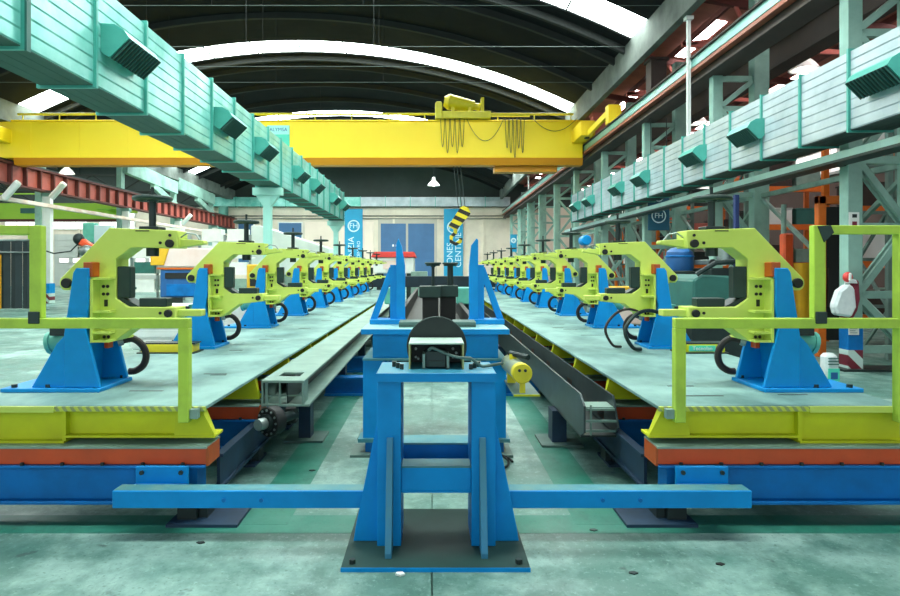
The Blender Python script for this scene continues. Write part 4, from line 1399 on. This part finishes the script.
# blue machine with pale cover
t = thing('bending_machine', 'blue machine with pale pink hood and yellow end behind the left presses', 'machine', (-9.3, 24.5, 0))
MB().box(-10.2, -8.4, 24.0, 25.4, .5, 1.55).build('body', MBLUE, t, bev=.03)
MB().box(-10.0, -8.6, 23.97, 24.0, 1.2, 1.42).build('recess', BLACK, t)
MB().box(-9.95, -8.5, 23.95, 24.0, .55, 1.0).build('door_panel', BLUE_D, t, bev=.01)
MB().prism([(-10.3, 1.62), (-8.1, 1.62), (-7.9, 2.0), (-8.2, 2.35), (-10.0, 2.35)], 'y', 23.9, 25.5).build('hood', PINK, t, bev=.05)
MB().prism([(-10.5, 1.7), (-10.0, 1.7), (-9.8, 2.36), (-10.5, 2.36)], 'y', 23.85, 25.55).build('yellow_end', YEL2, t, bev=.02)
MB().box(-10.3, -8.1, 23.95, 25.45, 1.55, 1.62).build('orange_band', ORAN2, t)
for x in (-10.1, -8.7):
    MB().box(x, x + .25, 24.1, 25.3, 0, .5).build('leg', DARK, t)
t = thing('workbench', 'green workbench with clutter behind the nearest left press', 'workbench', (-11.6, 23, 0))
MB().box(-12.4, -10.8, 22.6, 23.4, .82, .9).build('bench_top', MGREEN, t)
for x in (-12.3, -11.0):
    for y in (22.65, 23.25):
        MB().box(x, x + .1, y, y + .1, 0, .82).build('leg', DARK, t)
MB().box(-12.3, -11.6, 22.8, 23.3, .9, 1.4).build('back_box', MGREEN, t, bev=.02)
MB().box(-11.4, -10.9, 22.8, 23.2, .9, 1.25).build('back_box', TEALM, t, bev=.02)
# white tarp-covered stack at the back left
t = thing('covered_stack', 'white sloping sheet-covered stack at the back behind the duct post', 'cover', (-9, 36, 0))
MB().prism([(-10.2, 1.2), (-5.8, 1.2), (-5.8, 2.72), (-9.7, 4.0), (-10.2, 4.0)], 'y', 36, 38).build('sheet_cover', WHITE_T, t, bev=.05)
MB().box(-10.1, -5.9, 36.1, 37.9, 0, 1.2).build('stack_base', BEAMG, t)
# yellow stacker machine between posts
t = thing('yellow_feeder', 'small yellow feeder cabinet behind the second left press', 'machine', (-5.5, 17.8, 0))
MB().box(-5.1, -4.5, 17.6, 18.2, .6, 1.7).build('cabinet_body', YEL2, t, bev=.03)
MB().box(-5.0, -4.6, 17.57, 17.6, 1.1, 1.5).build('dark_window', BLACK, t)
MB().box(-5.15, -4.45, 17.55, 18.25, 0, .6).build('pedestal', DARK, t)
t = thing('parts_bin', 'white slatted bin on the floor behind the second left press', 'bin', (-4.2, 12, 0))
MB().box(-5.4, -3.7, 11.5, 12.8, .12, .9).build('bin_body', WHITE, t, bev=.02)
for k in range(4):
    MB().box(-5.4, -3.7, 11.46, 11.5, .18 + k * .18, .3 + k * .18).build('slat', WHITE, t)
for x in (-5.3, -3.95):
    MB().box(x, x + .15, 11.6, 12.7, 0, .12).build('runner', DARK, t)

# ------------------------------------------------------------------ right background things
def rack(x, y, label, w_=2.6):
    t = thing('pallet_rack', label, 'rack', (x, y, 0), 'orange racks of the right bay')
    for xx in (x, x + w_):
        for yy in (y, y + 1.0):
            MB().box(xx - .06, xx + .06, yy - .05, yy + .05, 0, 4.2).build('upright', ORAN2, t)
    for q in range(4):
        MB().box(x, x + w_, y - .05, y + .05, .5 + q * 1.1, .66 + q * 1.1).build('beam', ORAN2, t)
        MB().box(x, x + w_, y - .02, y + 1.0, .62 + q * 1.1, .66 + q * 1.1).build('shelf', DARKBR, t)
    return t


goods = 0
for i, (x, y) in enumerate(((8.6, 13.0), (8.8, 18.5), (9.0, 24.5), (9.2, 31.0))):
    rack(x, y, '%s orange pallet rack behind the right lattice columns' % ORD[i])
    for q in range(4):
        for k in range(3):
            xx = x + .15 + k * .82
            zz = .66 + q * 1.1
            hh = .35 + .35 * random.random()
            m_, nm = ((DARKBR, 'dark brown'), (BEAMG, 'grey-green'), (DARK, 'black'), (WHITE, 'white'), (MGREEN, 'dark green'), (RED, 'red-brown'))[(q * 3 + k + i * 2) % 6]
            o = MB().box(xx, xx + .7, y + .1, y + .85, zz, zz + hh).box(xx - .02, xx + .72, y + .08, y + .87, zz + hh, zz + hh + .04).build('storage_box', m_, bev=.01)
            tag(o, '%s lidded box, %s on shelf %s of the %s orange rack' % (nm, ('left', 'middle', 'right')[k], ('one', 'two', 'three', 'four')[q], ORD[i]), 'box', 'boxes on the orange racks')
GREYL = mat('scaffold_grey_green', '#6f8a82', .6, 0, '#4a5f59', 2, .7)
for i, (x, y, w_, h) in enumerate(((8.0, 11.2, .75, 4.4), (7.95, 16.2, .5, 4.2), (8.0, 20.9, .5, 4.0), (8.05, 26.5, .6, 4.4))):
    t = thing('scaffold_tower', '%s slim grey-green lattice tower between the right columns and the orange racks' % ORD[i], 'tower', (x + w_ / 2, y + .4, 0), 'lattice towers of the right bay')
    for xx in (x, x + w_):
        for yy in (y, y + .8):
            MB().box(xx - .045, xx + .045, yy - .045, yy + .045, 0, h).build('post', GREYL, t)
    n = 5
    for q in range(n):
        z0, z1 = h * q / n, h * (q + 1) / n
        MB().bar((x, y, z1), (x + w_, y, z1), .05, .06).build('rung', GREYL, t)
        MB().bar((x, y + .8, z1), (x + w_, y + .8, z1), .05, .06).build('rung', GREYL, t)
        MB().bar((x if q % 2 else x + w_, y, z0), (x + w_ if q % 2 else x, y, z1), .045, .05).build('diagonal', GREYL, t)
        MB().bar((x, y if q % 2 else y + .8, z0), (x, y + .8 if q % 2 else y, z1), .045, .05).build('diagonal', GREYL, t)
# orange posts by the nearest visible column
t = thing('orange_frame', 'tall orange machine frame standing behind the lime guard post on the right', 'frame', (6.3, 11.5, 0))
for x in (6.95, 7.55):
    MB().box(x, x + .14, 11.5, 11.64, 0, 2.9).build('upright', ORAN2, t, bev=.01)
MB().box(6.95, 7.69, 11.5, 11.64, 2.75, 2.9).build('head_beam', ORAN2, t, bev=.01)
MB().box(7.1, 7.5, 11.45, 11.5, .9, 1.6).build('dark_panel', BLACK, t)
MB().box(7.09, 7.55, 11.52, 11.6, .3, 2.7).build('back_panel', BLACK, t)
t = thing('red_pump', 'orange pump column with yellow tank behind the nearest right press', 'machine', (7.4, 13.3, 0))
MB().box(7.1, 7.3, 12.9, 13.1, 0, 2.3).build('column', ORANGE, t, bev=.03)
MB().cyl((7.5, 13.1, .6), (7.5, 13.1, 1.7), .22, 14).build('tank', YEL2, t, smooth=True)
MB().cyl((7.2, 13.1, 2.3), (7.2, 13.1, 2.9), .05, 10).build('stack_pipe', BEAMG, t, smooth=True)
# garments / bags on the column
t = thing('hanging_bag', 'white cloth bag hanging on the nearest teal lattice column', 'bag', (6.4, 9.85, .85))
MB().prism([(6.2, .88), (6.42, .84), (6.5, 1.0), (6.47, 1.3), (6.38, 1.36), (6.24, 1.25), (6.16, 1.02)], 'y', 9.78, 9.95).build('bag_body', CLOTH, t, bev=.03)
MB().tube([(6.38, 9.9, 1.34), (6.42, 9.92, 1.44), (6.46, 9.9, 1.33)], .012, 6).build('strap', CLOTH, t)
t = thing('hanging_jacket', 'maroon jacket hanging on the nearest teal lattice column', 'jacket', (6.5, 9.85, .8))
MB().prism([(6.32, .82), (6.48, .80), (6.56, .95), (6.6, 1.12), (6.58, 1.42), (6.5, 1.42), (6.5, 1.15), (6.36, 1.02)], 'y', 9.84, 9.97).build('jacket_body', MAROON, t, bev=.03, smooth=True)
MB().bar((6.53, 9.9, 1.38), (6.44, 9.86, .98), .09, .09, up=(0, 1, 0)).build('sleeve', MAROON, t, bev=.03)
t = thing('work_hat', 'red and white hat hung above the maroon jacket', 'hat', (6.42, 9.85, 1.4))
MB().ball((6.41, 9.87, 1.46), .07, .07, .08).build('crown', REDP, t, smooth=True)
MB().box(6.38, 6.42, 9.78, 9.81, 1.40, 1.52).build('white_panel', WHITE, t, bev=.01)
MB().prism([(6.4, 1.37), (6.53, 1.36), (6.5, 1.42), (6.42, 1.43)], 'y', 9.8, 9.92).build('brim', CLOTH, t, bev=.01)
t = thing('printed_sack', 'printed white and blue-green sack standing behind the right press base', 'sack', (5.3, 8.6, 0))
MB().prism([(5.32, 0), (5.48, 0), (5.49, .3), (5.46, .45), (5.3, .44), (5.3, .25)], 'y', 8.6, 8.78).build('sack_body', CLOTH, t, bev=.04, smooth=True)
MB().box(5.32, 5.47, 8.585, 8.6, .08, .25).build('print_patch', TEALP, t)
MB().box(5.35, 5.44, 8.578, 8.586, .11, .2).build('print_patch', MBLUE, t)
for k in range(3):
    MB().box(5.32, 5.46, 8.585, 8.6, .30 + k * .04, .312 + k * .04).build('print_line', MGREEN, t)
# green machine, drum, press head in the right aisle
t = thing('green_compressor', 'dark green machine housing behind the nearest right press', 'machine', (4.3, 10, 0))
MB().prism([(4.0, .75), (5.0, .75), (5.0, 1.2), (4.85, 1.47), (4.15, 1.5), (4.0, 1.42)], 'y', 9.8, 11.0).build('housing', MGREEN, t, bev=.03)
MB().box(4.86, 5.12, 9.75, 9.8, .95, 1.38).build('control_panel', TEALM, t, bev=.02)
MB().cyl((4.97, 9.73, 1.25), (4.97, 9.76, 1.25), .04, 12).build('red_button', MAROON, t)
MB().box(4.0, 5.0, 9.85, 10.95, 0, .75).build('plinth', DARK, t)
MB().tube([(4.05, 9.8, 1.5), (4.3, 9.7, 1.68), (4.6, 9.7, 1.7), (4.85, 9.8, 1.55)], .04, 8).build('pipe', DARK, t, smooth=True)
t = thing('blue_drum', 'blue drum with domed lid standing behind the right presses', 'drum', (4.3, 12.5, 0))
MB().lathe([(.24, 1.55), (.25, 1.6), (.25, 1.8), (.24, 1.9), (.17, 1.97), (.05, 2.0)], (4.72, 12.2, 0), 18).build('drum_body', MBLUE, t, smooth=True)
MB().ring((4.72, 12.2, 1.82), .25, .015).build('hoop', BLUE_D, t, smooth=True)
MB().box(4.4, 5.05, 11.9, 12.5, 0, 1.55).build('stand', DARK, t, bev=.02)
t = thing('milling_machine', 'dark machine tool with pale head and blue column in the right aisle', 'machine', (5.5, 12, 0))
MB().box(5.36, 5.44, 11.32, 11.4, 0, 2.9).build('blue_column', mat('navy_column', '#1a2f63', .5), t, bev=.01)
MB().box(4.85, 5.5, 11.5, 12.1, 2.0, 2.22).build('pale_head', mat('pale_head_paint', '#b9cfc6', .5), t, bev=.02)
MB().box(4.95, 5.75, 11.4, 12.2, 0, 1.6).build('body', DARK, t, bev=.03)
MB().cyl((5.2, 11.4, 1.75), (5.2, 11.4, 2.0), .12, 12).build('spindle', STEEL, t, smooth=True)
MB().box(4.95, 5.6, 11.45, 12.1, 1.66, 1.75).build('table', STEEL, t, bev=.01)
for k in range(3):
    MB().cyl((5.0 + k * .2, 11.38, 1.7), (5.0 + k * .2, 11.44, 1.7), .06, 12).build('dial', WHITE if k == 1 else BLACK, t, smooth=True)
t = thing('blue_cylinder_tank', 'small blue round tank hanging near the third right press', 'tank', (4.2, 19, 0))
MB().cyl((4.6, 19.0, 2.43), (4.6, 19.5, 2.43), .15, 16).build('tank_body', BLUE, t, bev=.03, smooth=True)
MB().box(4.56, 4.64, 19.2, 19.3, 0, 2.3).build('post', STEEL, t)
t = thing('white_cart', 'pale cart with yellow trim between right presses', 'cart', (4.2, 15, 0))
MB().box(4.0, 5.0, 14.6, 15.6, .3, 1.1).build('cart_body', PINK, t, bev=.03)
MB().box(3.98, 5.02, 14.58, 15.62, 1.1, 1.16).build('trim', YEL2, t)
for x in (4.1, 4.8):
    for y in (14.7, 15.4):
        MB().cyl((x, y, .15), (x + .06, y, .15), .15, 14).build('wheel', BLACK, t, smooth=True)
    MB().box(x, x + .06, 14.65, 15.5, .15, .3).build('axle_frame', DARK, t)
# small debris on the floor in front
for i, (x, y, c_) in enumerate(((-.17, 3.33, WHITE), (.98, 3.9, DARK), (-1.35, 3.72, DARK), (1.05, 3.35, DARK), (1.55, 3.45, BLACK), (-.95, 5.05, DARK))):
    tag(MB().prism([(x - .02, y), (x + .005, y - .015), (x + .03, y), (x + .015, y + .02), (x - .015, y + .015)], 'z', 0.0015, .012 if i == 0 else .006).build('litter_scrap', c_), ['white paper scrap at the front stand base plate', 'dark scrap right of the front stand', 'dark scrap under the left tie beam', 'small dark chip on the open floor at front right', 'black chip on the floor at far front right', 'dark chip on the floor by the left green stripe'][i], 'scrap')
